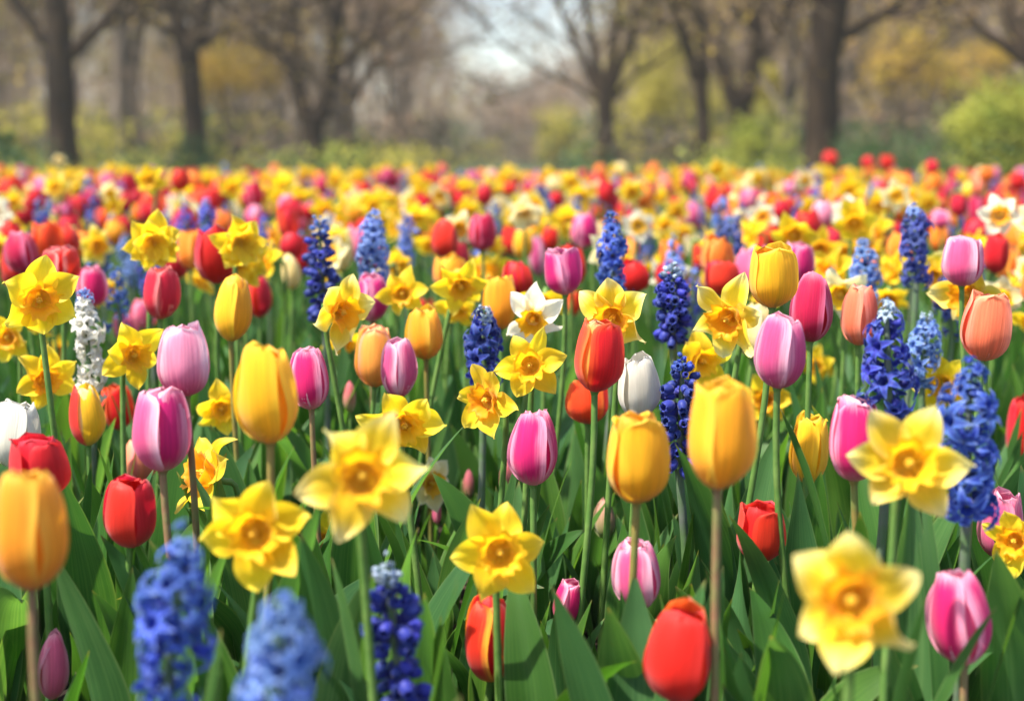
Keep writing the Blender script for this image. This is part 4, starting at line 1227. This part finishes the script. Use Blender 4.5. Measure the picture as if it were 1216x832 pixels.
for y0, y1, dens, sc0 in ((.95, 1.5, 130, .72), (1.5, 2.6, 170, .88), (2.6, 4.5, 150, .95), (4.5, 8, 60, .95), (8, BED_END, 25, .9)):
    hw0, hw1 = .37 * y0 + .5, .37 * y1 + .5
    nn = int((y1 - y0) * (hw0 + hw1) * dens)
    ys = rng.uniform(y0, y1, nn)
    xs = rng.uniform(-1, 1, nn) * (.37 * ys + .6)
    for x, y in zip(xs, ys):
        a = rng.uniform(0, 2 * PI)
        s = rng.uniform(.65, 1.1) * sc0
        if y < 2.3: s = max(.22, min(s, leaf_cap((x, y, 0), y) / .25))
        arr = lt[int(rng.integers(10))] if rng.random() < (.86 if y < 2.8 else .6) else ls[int(rng.integers(6))]
        c, sn = math.cos(a), math.sin(a)
        fol.append(arr, np.array([[c, -sn, 0], [sn, c, 0], [0, 0, 1]]) * s, (x, y, 0), [int(rng.integers(3))])
tag(fol.obj('bed_foliage', [M_LEAF, M_LEAF2, M_STRAP]), kind='stuff', label='dense mass of green leaves between the flower stems')

# ------------------------------------------------------------------ trees, shrubs, far wood
M_BARK = mat_noise('dark_bark', (.011, .0068, .0036), (.032, .020, .0105), 9, .95, 1.0, 6, (1, 1, .25), .03)
M_BARK2 = mat_noise('grey_brown_bark', (.085, .068, .052), (.14, .11, .085), 9, .95, 1.0, 6, (1, 1, .25), .03)
M_TWIG = mat_noise('budding_twigs', (.15, .105, .066), (.22, .155, .09), 3, .9, .1, trans=.2)
M_TWIGR = mat_noise('rusty_twigs', (.19, .125, .09), (.27, .18, .115), 3, .9, .1, trans=.2)
M_BRUSH = mat_noise('dull_brushwood', (.07, .06, .048), (.11, .09, .065), 3, .9, .1, trans=.15)
M_GOLD = mat_noise('golden_young_leaves', (.46, .29, .05), (.44, .34, .06), 2.2, .7, .1, trans=.45)
M_LIME = mat_noise('lime_young_leaves', (.34, .31, .05), (.46, .40, .07), 2.2, .7, .1, trans=.45)
M_BUSH = mat_noise('bright_bush_leaves', (.20, .25, .03), (.42, .42, .07), 3.0, .6, .1, trans=.42)
M_HEDGE = mat_noise('dark_hedge_leaves', (.03, .075, .022), (.06, .12, .03), 4, .6, .1, trans=.25)
M_GRASS = mat_noise('grass_blades', (.04, .10, .018), (.09, .15, .03), 2, .7, .1, trans=.35)
M_BLOSSOM = mat_noise('pink_blossom', (.75, .3, .4), (.82, .5, .55), 6, .7, .1, trans=.4)


def branch(mb, p, d, L, r, lvl, ends, r_, up=.25, seg=6, nch=(3, 5)):
    n = 6
    pts = [np.array(p, float)]
    d = nrm(d)
    for k in range(n - 1):
        d = nrm(d + r_.normal(0, .13, 3) + np.array([0, 0, up * .12]))
        pts.append(pts[-1] + d * L / (n - 1))
    pts = np.array(pts)
    rad = np.linspace(r, r * .45, n)
    mb.grid(tube(pts, rad, seg), closed=True)
    if lvl == 0:
        ends.append(pts[-1]); ends.append(pts[3])
        return
    for k in range(int(r_.integers(nch[0], nch[1] + 1))):
        f = r_.uniform(.35, 1.0)
        i = min(int(f * (n - 1)), n - 2)
        q = pts[i] + (pts[i + 1] - pts[i]) * (f * (n - 1) - i)
        ax = nrm(np.cross(d, r_.normal(size=3)))
        an = r_.uniform(.35, .95)
        branch(mb, q, d * math.cos(an) + ax * math.sin(an), L * r_.uniform(.5, .72), max(.006, rad[i] * r_.uniform(.5, .7)), lvl - 1, ends, r_, up, max(4, seg - 1), nch)


def quads(mb, C, L, W, r_, mi=0, flat=False):
    """loose leaf or twig blades at the points C"""
    n = len(C)
    d = r_.normal(size=(n, 3)); d /= np.linalg.norm(d, axis=1, keepdims=True)
    e = np.cross(d, r_.normal(size=(n, 3))); e /= np.linalg.norm(e, axis=1, keepdims=True)
    l = (L * r_.uniform(.6, 1.3, n))[:, None] * .5
    w_ = (W * r_.uniform(.7, 1.3, n))[:, None] * .5
    V = np.stack([C - d * l, C + e * w_ - d * l * .1, C + d * l, C - e * w_ - d * l * .1], 1).reshape(-1, 3)
    F = np.arange(n * 4).reshape(-1, 4)
    mb.add(V, F, np.tile(np.array([[0, 0], [1, .5], [0, 1], [0, .5]]), (n, 1)), mi)


def crown_mesh(ends, r_, spread, ntw, nleaf, mats, Ltw=.45, Wtw=.02, leaf=.05):
    mb = MB()
    E = np.array(ends)
    C = E[r_.integers(0, len(E), ntw)] + r_.normal(0, spread, (ntw, 3))
    quads(mb, C, Ltw, Wtw, r_, 0)
    if nleaf:
        K = E[r_.integers(0, len(E), max(6, len(E) // 2))] + r_.normal(0, spread * .6, (max(6, len(E) // 2), 3))
        C = K[r_.integers(0, len(K), nleaf)] + r_.normal(0, spread * .55, (nleaf, 3))
        quads(mb, C, leaf, leaf * .7, r_, 1)
    return mb


def grown_tree(name, d, trunk, limbs, seed, label, bark, mats, group='trees standing behind the bed', ntw=1500, nleaf=500, leaf=.07, height=8.0, vis=(2, 3)):
    """TRUNK and LIMBS: photo-pixel polylines (px, py, width px) standing at depth D; they grow on above the frame"""
    r_ = np.random.default_rng(seed)
    def P(px, py): return unproj(px, py, d)
    base = P(trunk[0][0], HOR + 8); base[2] = 0
    o = thing(name, base, label, 'tree', group)
    pts = [np.array([0, 0, -.05])] + [P(a, b) - base for a, b, c in trunk[1:]]
    for q in pts[1:]: q[1] *= .0
    rad = [trunk[0][2] * .5 / FPX * d * 1.1] + [c * .47 / FPX * d for a, b, c in trunk[1:]]
    # resample for roundness, with a flare at the foot
    pts, rad = np.array(pts), np.array(rad)
    t = np.linspace(0, 1, 16)
    s = np.linspace(0, 1, len(pts))
    pp = np.stack([np.interp(t, s, pts[:, i]) for i in range(3)], 1)
    rr = np.interp(t, s, rad)
    pp[1:-1, :2] += r_.normal(0, .012, (14, 2)) * rr[1:-1, None] * 3
    mb = MB().grid(tube(pp, rr * (1 + r_.normal(0, .03, 16)), 14), closed=True)
    ends = []
    mb.obj('trunk', bark, o)
    lm = list(limbs)
    for li, poly in enumerate(lm):
        mb = MB()
        q = np.array([P(a, b) - base for a, b, c in poly])
        yd = r_.uniform(-.5, .5)
        q[:, 1] = np.linspace(0, yd, len(q))
        rd = np.array([c * .6 / FPX * d for a, b, c in poly])
        t = np.linspace(0, 1, 9); s = np.linspace(0, 1, len(q))
        qq = np.stack([np.interp(t, s, q[:, i]) for i in range(3)], 1)
        qr = np.interp(t, s, rd)
        mb.grid(tube(qq, qr, 9), closed=True)
        dirn = nrm(qq[-1] - qq[-3])
        for k in range(int(r_.integers(*vis)) + 1):
            f = int(r_.integers(3, 8))
            ax = nrm(np.cross(dirn, r_.normal(size=3)))
            branch(mb, qq[f], nrm(dirn * .6 + ax * .8), 1.1 * d / 20, qr[f] * .45, 2, ends, r_)
        left = max(1.2, (height - qq[-1][2]) * .45)
        branch(mb, qq[-1], dirn, left, qr[-1], 3, ends, r_, .5, 8)
        mb.obj('limb', bark, o)
    if not ends: ends = [pp[-1]]
    cm = crown_mesh(ends, r_, .30, ntw, nleaf, mats, .4, .016, leaf)
    cm.obj('crown', mats, o, smooth=False)
    return o


GR = 'trees standing behind the bed'
grown_tree('bare_tree', 19.0, [(75, 195, 40), (75, 150, 37), (76, 80, 35), (76, 30, 33), (73, -10, 32)], [[(73, -8, 30), (70, -60, 26), (78, -130, 20)], [(62, 50, 15), (48, 35, 11), (30, 8, 9), (12, -30, 8)], [(90, 66, 15), (115, 45, 12), (150, 8, 10), (185, -35, 8)]], 1, 'thick dark trunk with one low branch to each side, standing far left', M_BARK, [M_TWIG, M_GOLD], ntw=1600, nleaf=500)
grown_tree('bare_tree', 21.0, [(233, 195, 30), (232, 150, 27), (229, 90, 27), (226, 55, 30)], [[(222, 56, 18), (213, 20, 17), (206, -40, 14)], [(231, 56, 18), (243, 25, 16), (252, -40, 12)], [(220, 48, 9), (190, 30, 7), (165, 5, 6)], [(236, 60, 8), (262, 38, 7), (300, 25, 5)]], 2, 'mossy dark tree dividing in two above a dark green shrub at its foot', M_BARK, [M_TWIG, M_GOLD], ntw=1600, nleaf=700)
grown_tree('bare_tree', 24.0, [(372, 195, 32), (371, 165, 28), (372, 140, 30)], [[(364, 142, 20), (353, 100, 16), (349, 40, 14), (350, -20, 12)], [(380, 142, 20), (394, 95, 15), (398, 45, 13), (412, -20, 11)], [(395, 90, 10), (430, 60, 8), (480, 25, 6)], [(355, 90, 8), (330, 60, 7), (300, 30, 5)]], 3, 'dark tree forked low into two upright limbs, left of a slender tree', M_BARK, [M_TWIGR, M_TWIGR], ntw=2600, nleaf=900)
grown_tree('bare_tree', 30.0, [(417, 195, 16), (416, 160, 13), (415, 125, 13)], [[(414, 126, 9), (400, 80, 8), (390, 20, 6)], [(417, 126, 9), (440, 85, 8), (480, 50, 6)], [(416, 120, 8), (425, 60, 7), (430, 0, 6)], [(440, 85, 5), (490, 70, 4), (520, 66, 3)]], 4, 'slender tree with spreading rusty crown right beside a low forked one', M_BARK2, [M_TWIGR, M_TWIGR], ntw=3600, nleaf=1500, height=6.5)
grown_tree('budding_tree', 26.0, [(719, 195, 25), (719, 150, 22), (717, 105, 24)], [[(708, 108, 10), (690, 65, 8), (668, 20, 6), (655, -20, 5)], [(713, 105, 11), (702, 50, 9), (692, -10, 7)], [(720, 105, 11), (728, 50, 9), (735, -10, 7)], [(725, 108, 11), (742, 60, 9), (765, 5, 7)], [(706, 118, 7), (680, 100, 5), (650, 85, 4)], [(728, 118, 7), (752, 90, 5), (775, 78, 4)]], 5, 'dark tree fanning into many thin upright limbs with lime yellow leaves, near the avenue', M_BARK, [M_TWIG, M_LIME], ntw=1700, nleaf=1500, height=7)
grown_tree('bare_tree', 23.0, [(836, 195, 20), (834, 140, 18), (830, 95, 19)], [[(826, 96, 13), (812, 55, 11), (795, 15, 9), (782, -30, 8)], [(834, 96, 13), (832, 50, 11), (826, -20, 10)]], 6, 'dark narrow tree with two thin limbs, leaning left beside a twin forked trunk', M_BARK, [M_TWIG, M_LIME], ntw=1200, nleaf=700)
grown_tree('bare_tree', 21.5, [(877, 185, 28), (877, 150, 28), (877, 118, 32)], [[(869, 120, 17), (858, 85, 13), (838, 45, 11), (824, -20, 10)], [(884, 120, 18), (891, 70, 16), (893, -20, 14)], [(888, 85, 8), (915, 55, 6), (940, 20, 5)]], 7, 'dark tree forked in a V with one limb crossing its thin neighbour', M_BARK, [M_TWIG, M_GOLD], ntw=1400, nleaf=700)
grown_tree('bare_tree', 17.0, [(977, 195, 50), (976, 150, 45), (973, 100, 42), (978, 50, 44), (983, -10, 48)], [[(982, -8, 44), (986, -70, 36), (980, -150, 30)], [(962, 86, 10), (958, 76, 7), (957, 70, 2)], [(1000, 45, 10), (1030, 25, 8), (1062, 5, 7), (1090, -30, 6)]], 8, 'thickest trunk of all, dark brown, right of the forked trees', M_BARK, [M_TWIG, M_GOLD], ntw=1400, nleaf=400)
grown_tree('bare_tree', 18.0, [(1236, 195, 40), (1236, 110, 36), (1232, 60, 34)], [[(1228, 80, 20), (1200, 58, 15), (1172, 40, 10), (1150, 15, 8)], [(1222, 70, 18), (1205, 30, 15), (1190, -30, 12)], [(1236, 60, 24), (1246, 0, 20), (1250, -60, 16)]], 9, 'tree at the right edge reaching dark limbs into view above the bright bush', M_BARK, [M_TWIG, M_GOLD], ntw=1600, nleaf=700)


def leafy(name, px, d, wpx, toppx, mats, seed, label, cat, group=None, n=2600, leaf=.07, bottom=0.0, stems=True, clumps=16, gap=.8):
    """a bush: stems + leaf clumps filling an uneven dome"""
    r_ = np.random.default_rng(seed)
    base = unproj(px, HOR + 8, d); base[2] = 0
    top = unproj(px, toppx, d)[2]
    rx = wpx * .5 / FPX * d
    o = thing(name, base, label, cat, group)
    K = []
    while len(K) < clumps:
        q = r_.uniform(-1, 1, 3)
        if (q ** 2).sum() > 1 or (q ** 2).sum() < .12: continue
        K.append([q[0] * rx * gap, q[1] * rx * .7, bottom + (top - bottom) * (.5 + .42 * q[2])])
    K = np.array(K)
    mb = MB()
    ki = r_.integers(0, clumps, n)
    rs = r_.uniform(.25, .75, clumps) * min(rx, (top - bottom))
    dirs = r_.normal(size=(n, 3)); dirs /= np.linalg.norm(dirs, axis=1, keepdims=True)
    C = K[ki] + dirs * (rs[ki] * r_.random(n) ** .5)[:, None]
    C[:, 2] = np.maximum(C[:, 2], .03)
    quads(mb, C, leaf, leaf * .6, r_, 0)
    if stems:
        sb = MB()
        for k in range(min(10, clumps)):
            sb.grid(tube(bez((r_.normal(0, rx * .08), r_.normal(0, rx * .08), -.02), (0, 0, K[k][2] * .4), K[k] * .7, K[k], 6), np.linspace(.02, .006, 6), 5), closed=True)
        sb.obj('stem', M_BARK2, o)
    mb.obj('foliage', mats, o, smooth=False)
    return o


leafy('bright_bush', 1185, 16.0, 150, 92, M_BUSH, 21, 'big lime green bush in fresh leaf at the right edge behind the bed', 'bush', n=9000, leaf=.06, clumps=40)
leafy('green_shrub', 905, 18.0, 100, 128, M_BUSH, 22, 'loose light green shrub between the V forked tree and the thickest trunk', 'shrub', n=2600, leaf=.05, clumps=14)
leafy('green_shrub', 855, 19.0, 60, 172, M_BUSH, 28, 'low light green shrub at the foot of the V forked tree', 'shrub', n=900, leaf=.05, clumps=8)
leafy('clipped_hedge', 1055, 16.4, 140, 156, M_HEDGE, 23, 'low dark green hedge between the thickest trunk and the lime bush', 'hedge', n=4200, leaf=.05, clumps=26, gap=.95)
leafy('blossom_shrub', 1103, 17.4, 20, 158, M_BLOSSOM, 24, 'tiny pink flowering shrub behind the low dark hedge', 'shrub', n=500, leaf=.05, clumps=5)
leafy('dark_shrub', 235, 20.0, 80, 166, M_HEDGE, 25, 'dark green shrub around the foot of the mossy dividing tree', 'shrub', n=2200, leaf=.05, clumps=14)
leafy('dark_shrub', 6, 19.0, 44, 148, M_HEDGE, 26, 'dark green shrub at the left edge behind the bed', 'shrub', n=1600, leaf=.06, clumps=10)
leafy('lime_shrub', 112, 25.0, 90, 128, M_LIME, 27, 'yellow green shrub just right of the thick far left trunk', 'shrub', n=1300, leaf=.07, clumps=12)
leafy('lime_shrub', 35, 26.0, 80, 110, M_LIME, 29, 'yellow green shrub just left of the thick far left trunk', 'shrub', n=1300, leaf=.07, clumps=12)
leafy('lime_shrub', 205, 27.0, 60, 140, M_LIME, 30, 'thin yellow green shrub behind the mossy dividing tree', 'shrub', n=700, leaf=.07, clumps=8)
leafy('lime_shrub', 452, 32.0, 70, 150, M_LIME, 31, 'yellow green shrub beyond the slender rusty tree', 'shrub', n=900, leaf=.08, clumps=9)
for j, (px, d, wpx, top, bot, lab) in enumerate(((800, 29, 135, 30, .7, 'young lime leaved tree right of the fanning tree'), (750, 33, 120, 55, .4, 'young lime leaved tree directly behind the fanning tree'), (905, 30, 80, 70, .6, 'young lime leaved tree behind the V forked tree'), (660, 40, 70, 118, .3, 'pale lime sapling beside the misty avenue'), (860, 34, 90, 95, .4, 'young lime leaved tree seen between the narrow and V forked trees'))):
    o = leafy('young_tree', px, d, wpx, top, M_LIME, 40 + j, lab, 'young tree', None, 3000, .085, bot, True, 20)
for j, (px, d, wpx, top, bot, lab) in enumerate(((285, 26, 130, 36, 1.5, 'small tree with golden new leaves between the dividing and forked trees'), (1085, 24, 130, 25, 1.3, 'small tree with golden new leaves above the low dark hedge'), (1190, 27, 90, 20, 1.0, 'small golden leaved tree rising behind the lime bush'))):
    leafy('young_tree', px, d, wpx, top, M_GOLD, 50 + j, lab, 'young tree', None, 2300, .085, bot, True, 16)


def wood_tree(seed, mats, h):
    r_ = np.random.default_rng(seed)
    o = bpy.data.objects.new('wood_tree', None)
    COL.objects.link(o)
    mb, ends = MB(), []
    r0 = h * .016
    fork = h * r_.uniform(.16, .32)
    pts = np.array([[0, 0, -.05], [r_.normal(0, .03), 0, fork * .5], [r_.normal(0, .06), 0, fork]])
    mb.grid(tube(pts, [r0 * 1.3, r0, r0 * .95], 8), closed=True)
    for k in range(5):
        a = k * 1.256 + r_.normal(0, .3)
        t_ = r_.uniform(.2, .6)
        branch(mb, pts[-1] * r_.uniform(.75, 1.0), (math.cos(a) * t_, math.sin(a) * t_, 1), h * .42, r0 * .6, 3, ends, r_, .35, 6, (3, 4))
    mb.obj('trunk', M_BARK2, o)
    # twigs also hang low round the stem
    low = [np.array([r_.normal(0, h * .16), r_.normal(0, h * .16), r_.uniform(.08, .5) * h]) for _ in range(40)]
    crown_mesh(ends + low, r_, h * .06, 2400, 1300, mats, .5, .026, .11).obj('crown', mats, o, smooth=False)
    return o


wt = [wood_tree(101, [M_TWIG, M_TWIG], 8), wood_tree(102, [M_TWIGR, M_TWIGR], 8), wood_tree(103, [M_TWIG, M_GOLD], 8), wood_tree(104, [M_TWIGR, M_GOLD], 9), wood_tree(105, [M_TWIG, M_LIME], 7)]
spots = []
tries = 0
while len(spots) < 85 and tries < 9000:
    tries += 1
    y = rng.uniform(27, 74)
    x = rng.uniform(-1, 1) * (.40 * y + 4)
    if abs(x + .25) < 1.7 + .034 * y: continue
    if spots and min((a - x) ** 2 + (b - y) ** 2 for a, b in spots) < 2.0 ** 2: continue
    spots.append((x, y))
usedt = set()
for x, y in spots:
    k = int(rng.choice(5, p=[.14, .12, .30, .16, .28])) if x > 0 else int(rng.choice(5, p=[.22, .26, .24, .18, .1]))
    src = wt[k]
    if k not in usedt:
        o = src
        usedt.add(k)
    else:
        o = src.copy()
        COL.objects.link(o)
        for ch in src.children:
            q = ch.copy()
            COL.objects.link(q)
            q.parent = o
    s = rng.uniform(.8, 1.25)
    scale_rot(o, x, y, s, rng.uniform(0, 6.28))
    kind = ('brown twigged', 'rusty twigged', 'gold flecked', 'gold flecked rusty', 'lime flecked')[k]
    tag(o, 'hazy %s tree among the blurred wood far behind the bed' % kind, 'tree', '%s trees of the blurred wood' % kind)
for k in range(5):
    if k not in usedt:
        for ch in list(wt[k].children): bpy.data.objects.remove(ch)
        bpy.data.objects.remove(wt[k])

# the far end of the wood: one mass
mb = MB()
r_ = np.random.default_rng(77)
for k in range(260):
    y = r_.uniform(78, 118)
    x = r_.uniform(-1, 1) * (.42 * y + 5)
    h = r_.uniform(6.5, 9.5)
    if abs(x + .6) < 4.5: h *= .55 + .09 * abs(x + .6)
    pts = np.array([[x, y, -.1], [x + r_.normal(0, .2), y, h * .5], [x + r_.normal(0, .4), y, h * .9]])
    mb.grid(tube(pts, [.16, .11, .04], 5), 0, closed=True)
    C = np.stack([x + r_.normal(0, 1.5, 330), y + r_.normal(0, 1.5, 330), h * r_.beta(1.35, 1.5, 330)], 1)
    quads(mb, C, .9, .075, r_, 1 + (k % 2))
    if k % 4 == 0:
        C = np.stack([x + r_.normal(0, 1.2, 90), y + r_.normal(0, 1.2, 90), h * r_.beta(1.5, 3, 90)], 1)
        quads(mb, C, .3, .2, r_, 3)
tag(mb.obj('far_wood', [M_BARK2, M_TWIG, M_TWIGR, M_LIME], smooth=False), kind='stuff', label='far end of the wood fading in haze')

# low green growth under the trees
mb = MB()
for k in range(150):
    y = r_.uniform(15.4, 24)
    x = r_.uniform(-1, 1) * (.38 * y + 1)
    if -1.2 < x < .8: continue
    h = r_.uniform(.2, .72)
    w_ = r_.uniform(.2, .5)
    n = int(120 * w_ * 2)
    C = np.stack([x + r_.normal(0, w_ * .6, n), y + r_.normal(0, w_ * .6, n), h * r_.random(n) ** .7], 1)
    quads(mb, C, .07, .045, r_, int(r_.choice(3, p=[.45, .35, .2])))
for k in range(330):
    y = r_.uniform(24, 75)
    x = r_.uniform(-1, 1) * (.39 * y + 2)
    if abs(x) < 1.6 and y < 48: continue
    h = r_.uniform(.5, 1.5) * (.7 + y / 90)
    w_ = r_.uniform(.5, 1.3)
    n = 130
    C = np.stack([x + r_.normal(0, w_ * .6, n), y + r_.normal(0, w_ * .6, n), h * r_.random(n) ** .8], 1)
    quads(mb, C, .34, .06, r_, int(r_.choice([0, 3, 4, 1], p=[.3, .42, .2, .08])))
tag(mb.obj('undergrowth', [M_HEDGE, M_LIME, M_BUSH, M_BRUSH, M_TWIGR], smooth=False), kind='stuff', label='low green growth under the trees')

# grass verge behind the bed
mb = MB()
n = 9000
ys = BED_END + rng.random(n) ** 1.3 * 8
xs = rng.uniform(-1, 1, n) * (.37 * ys + 2.0)
C = np.stack([xs, ys, np.full(n, .03)], 1)
d = np.stack([rng.normal(0, .3, n), rng.normal(0, .3, n), np.ones(n)], 1)
L = rng.uniform(.06, .16, n)[:, None]
e = np.stack([rng.normal(size=n), rng.normal(size=n), np.zeros(n)], 1)
e /= np.linalg.norm(e, axis=1, keepdims=True)
W = .006
V = np.stack([C - e * W - [0, 0, .05], C + e * W - [0, 0, .05], C + d * L + e * W * .2, C + d * L - e * W * .2], 1).reshape(-1, 3)
mb.add(V, np.arange(n * 4).reshape(-1, 4), np.tile(np.array([[0, 0], [1, 0], [1, .9], [0, .9]]), (n, 1)))
tag(mb.obj('grass', M_GRASS, smooth=False), kind='stuff', label='grass verge behind the flower bed')

# ------------------------------------------------------------------ haze
bx = MB()
x0, x1, y0, y1, z0, z1 = -155, 155, -64, 244, -1.2, 16.0
vv = [[a, b, c] for a in (x0, x1) for b in (y0, y1) for c in (z0, z1)]
ff = [[0, 1, 3, 2], [4, 6, 7, 5], [0, 4, 5, 1], [2, 3, 7, 6], [0, 2, 6, 4], [1, 5, 7, 3]]
bx.add(vv, ff, np.zeros((8, 2)))
hm, ht, ho = newmat('haze')
pv = N(ht, 'ShaderNodeVolumePrincipled')
pv.inputs['Color'].default_value = (.97, .92, .85, 1)
pv.inputs['Density'].default_value = .0013
pv.inputs['Anisotropy'].default_value = .25
ht.links.new(pv.outputs[0], ho.inputs['Volume'])
hz = bx.obj('haze', hm, smooth=False)
tag(hz, 'thin pale haze in the air of the park', kind='stuff')
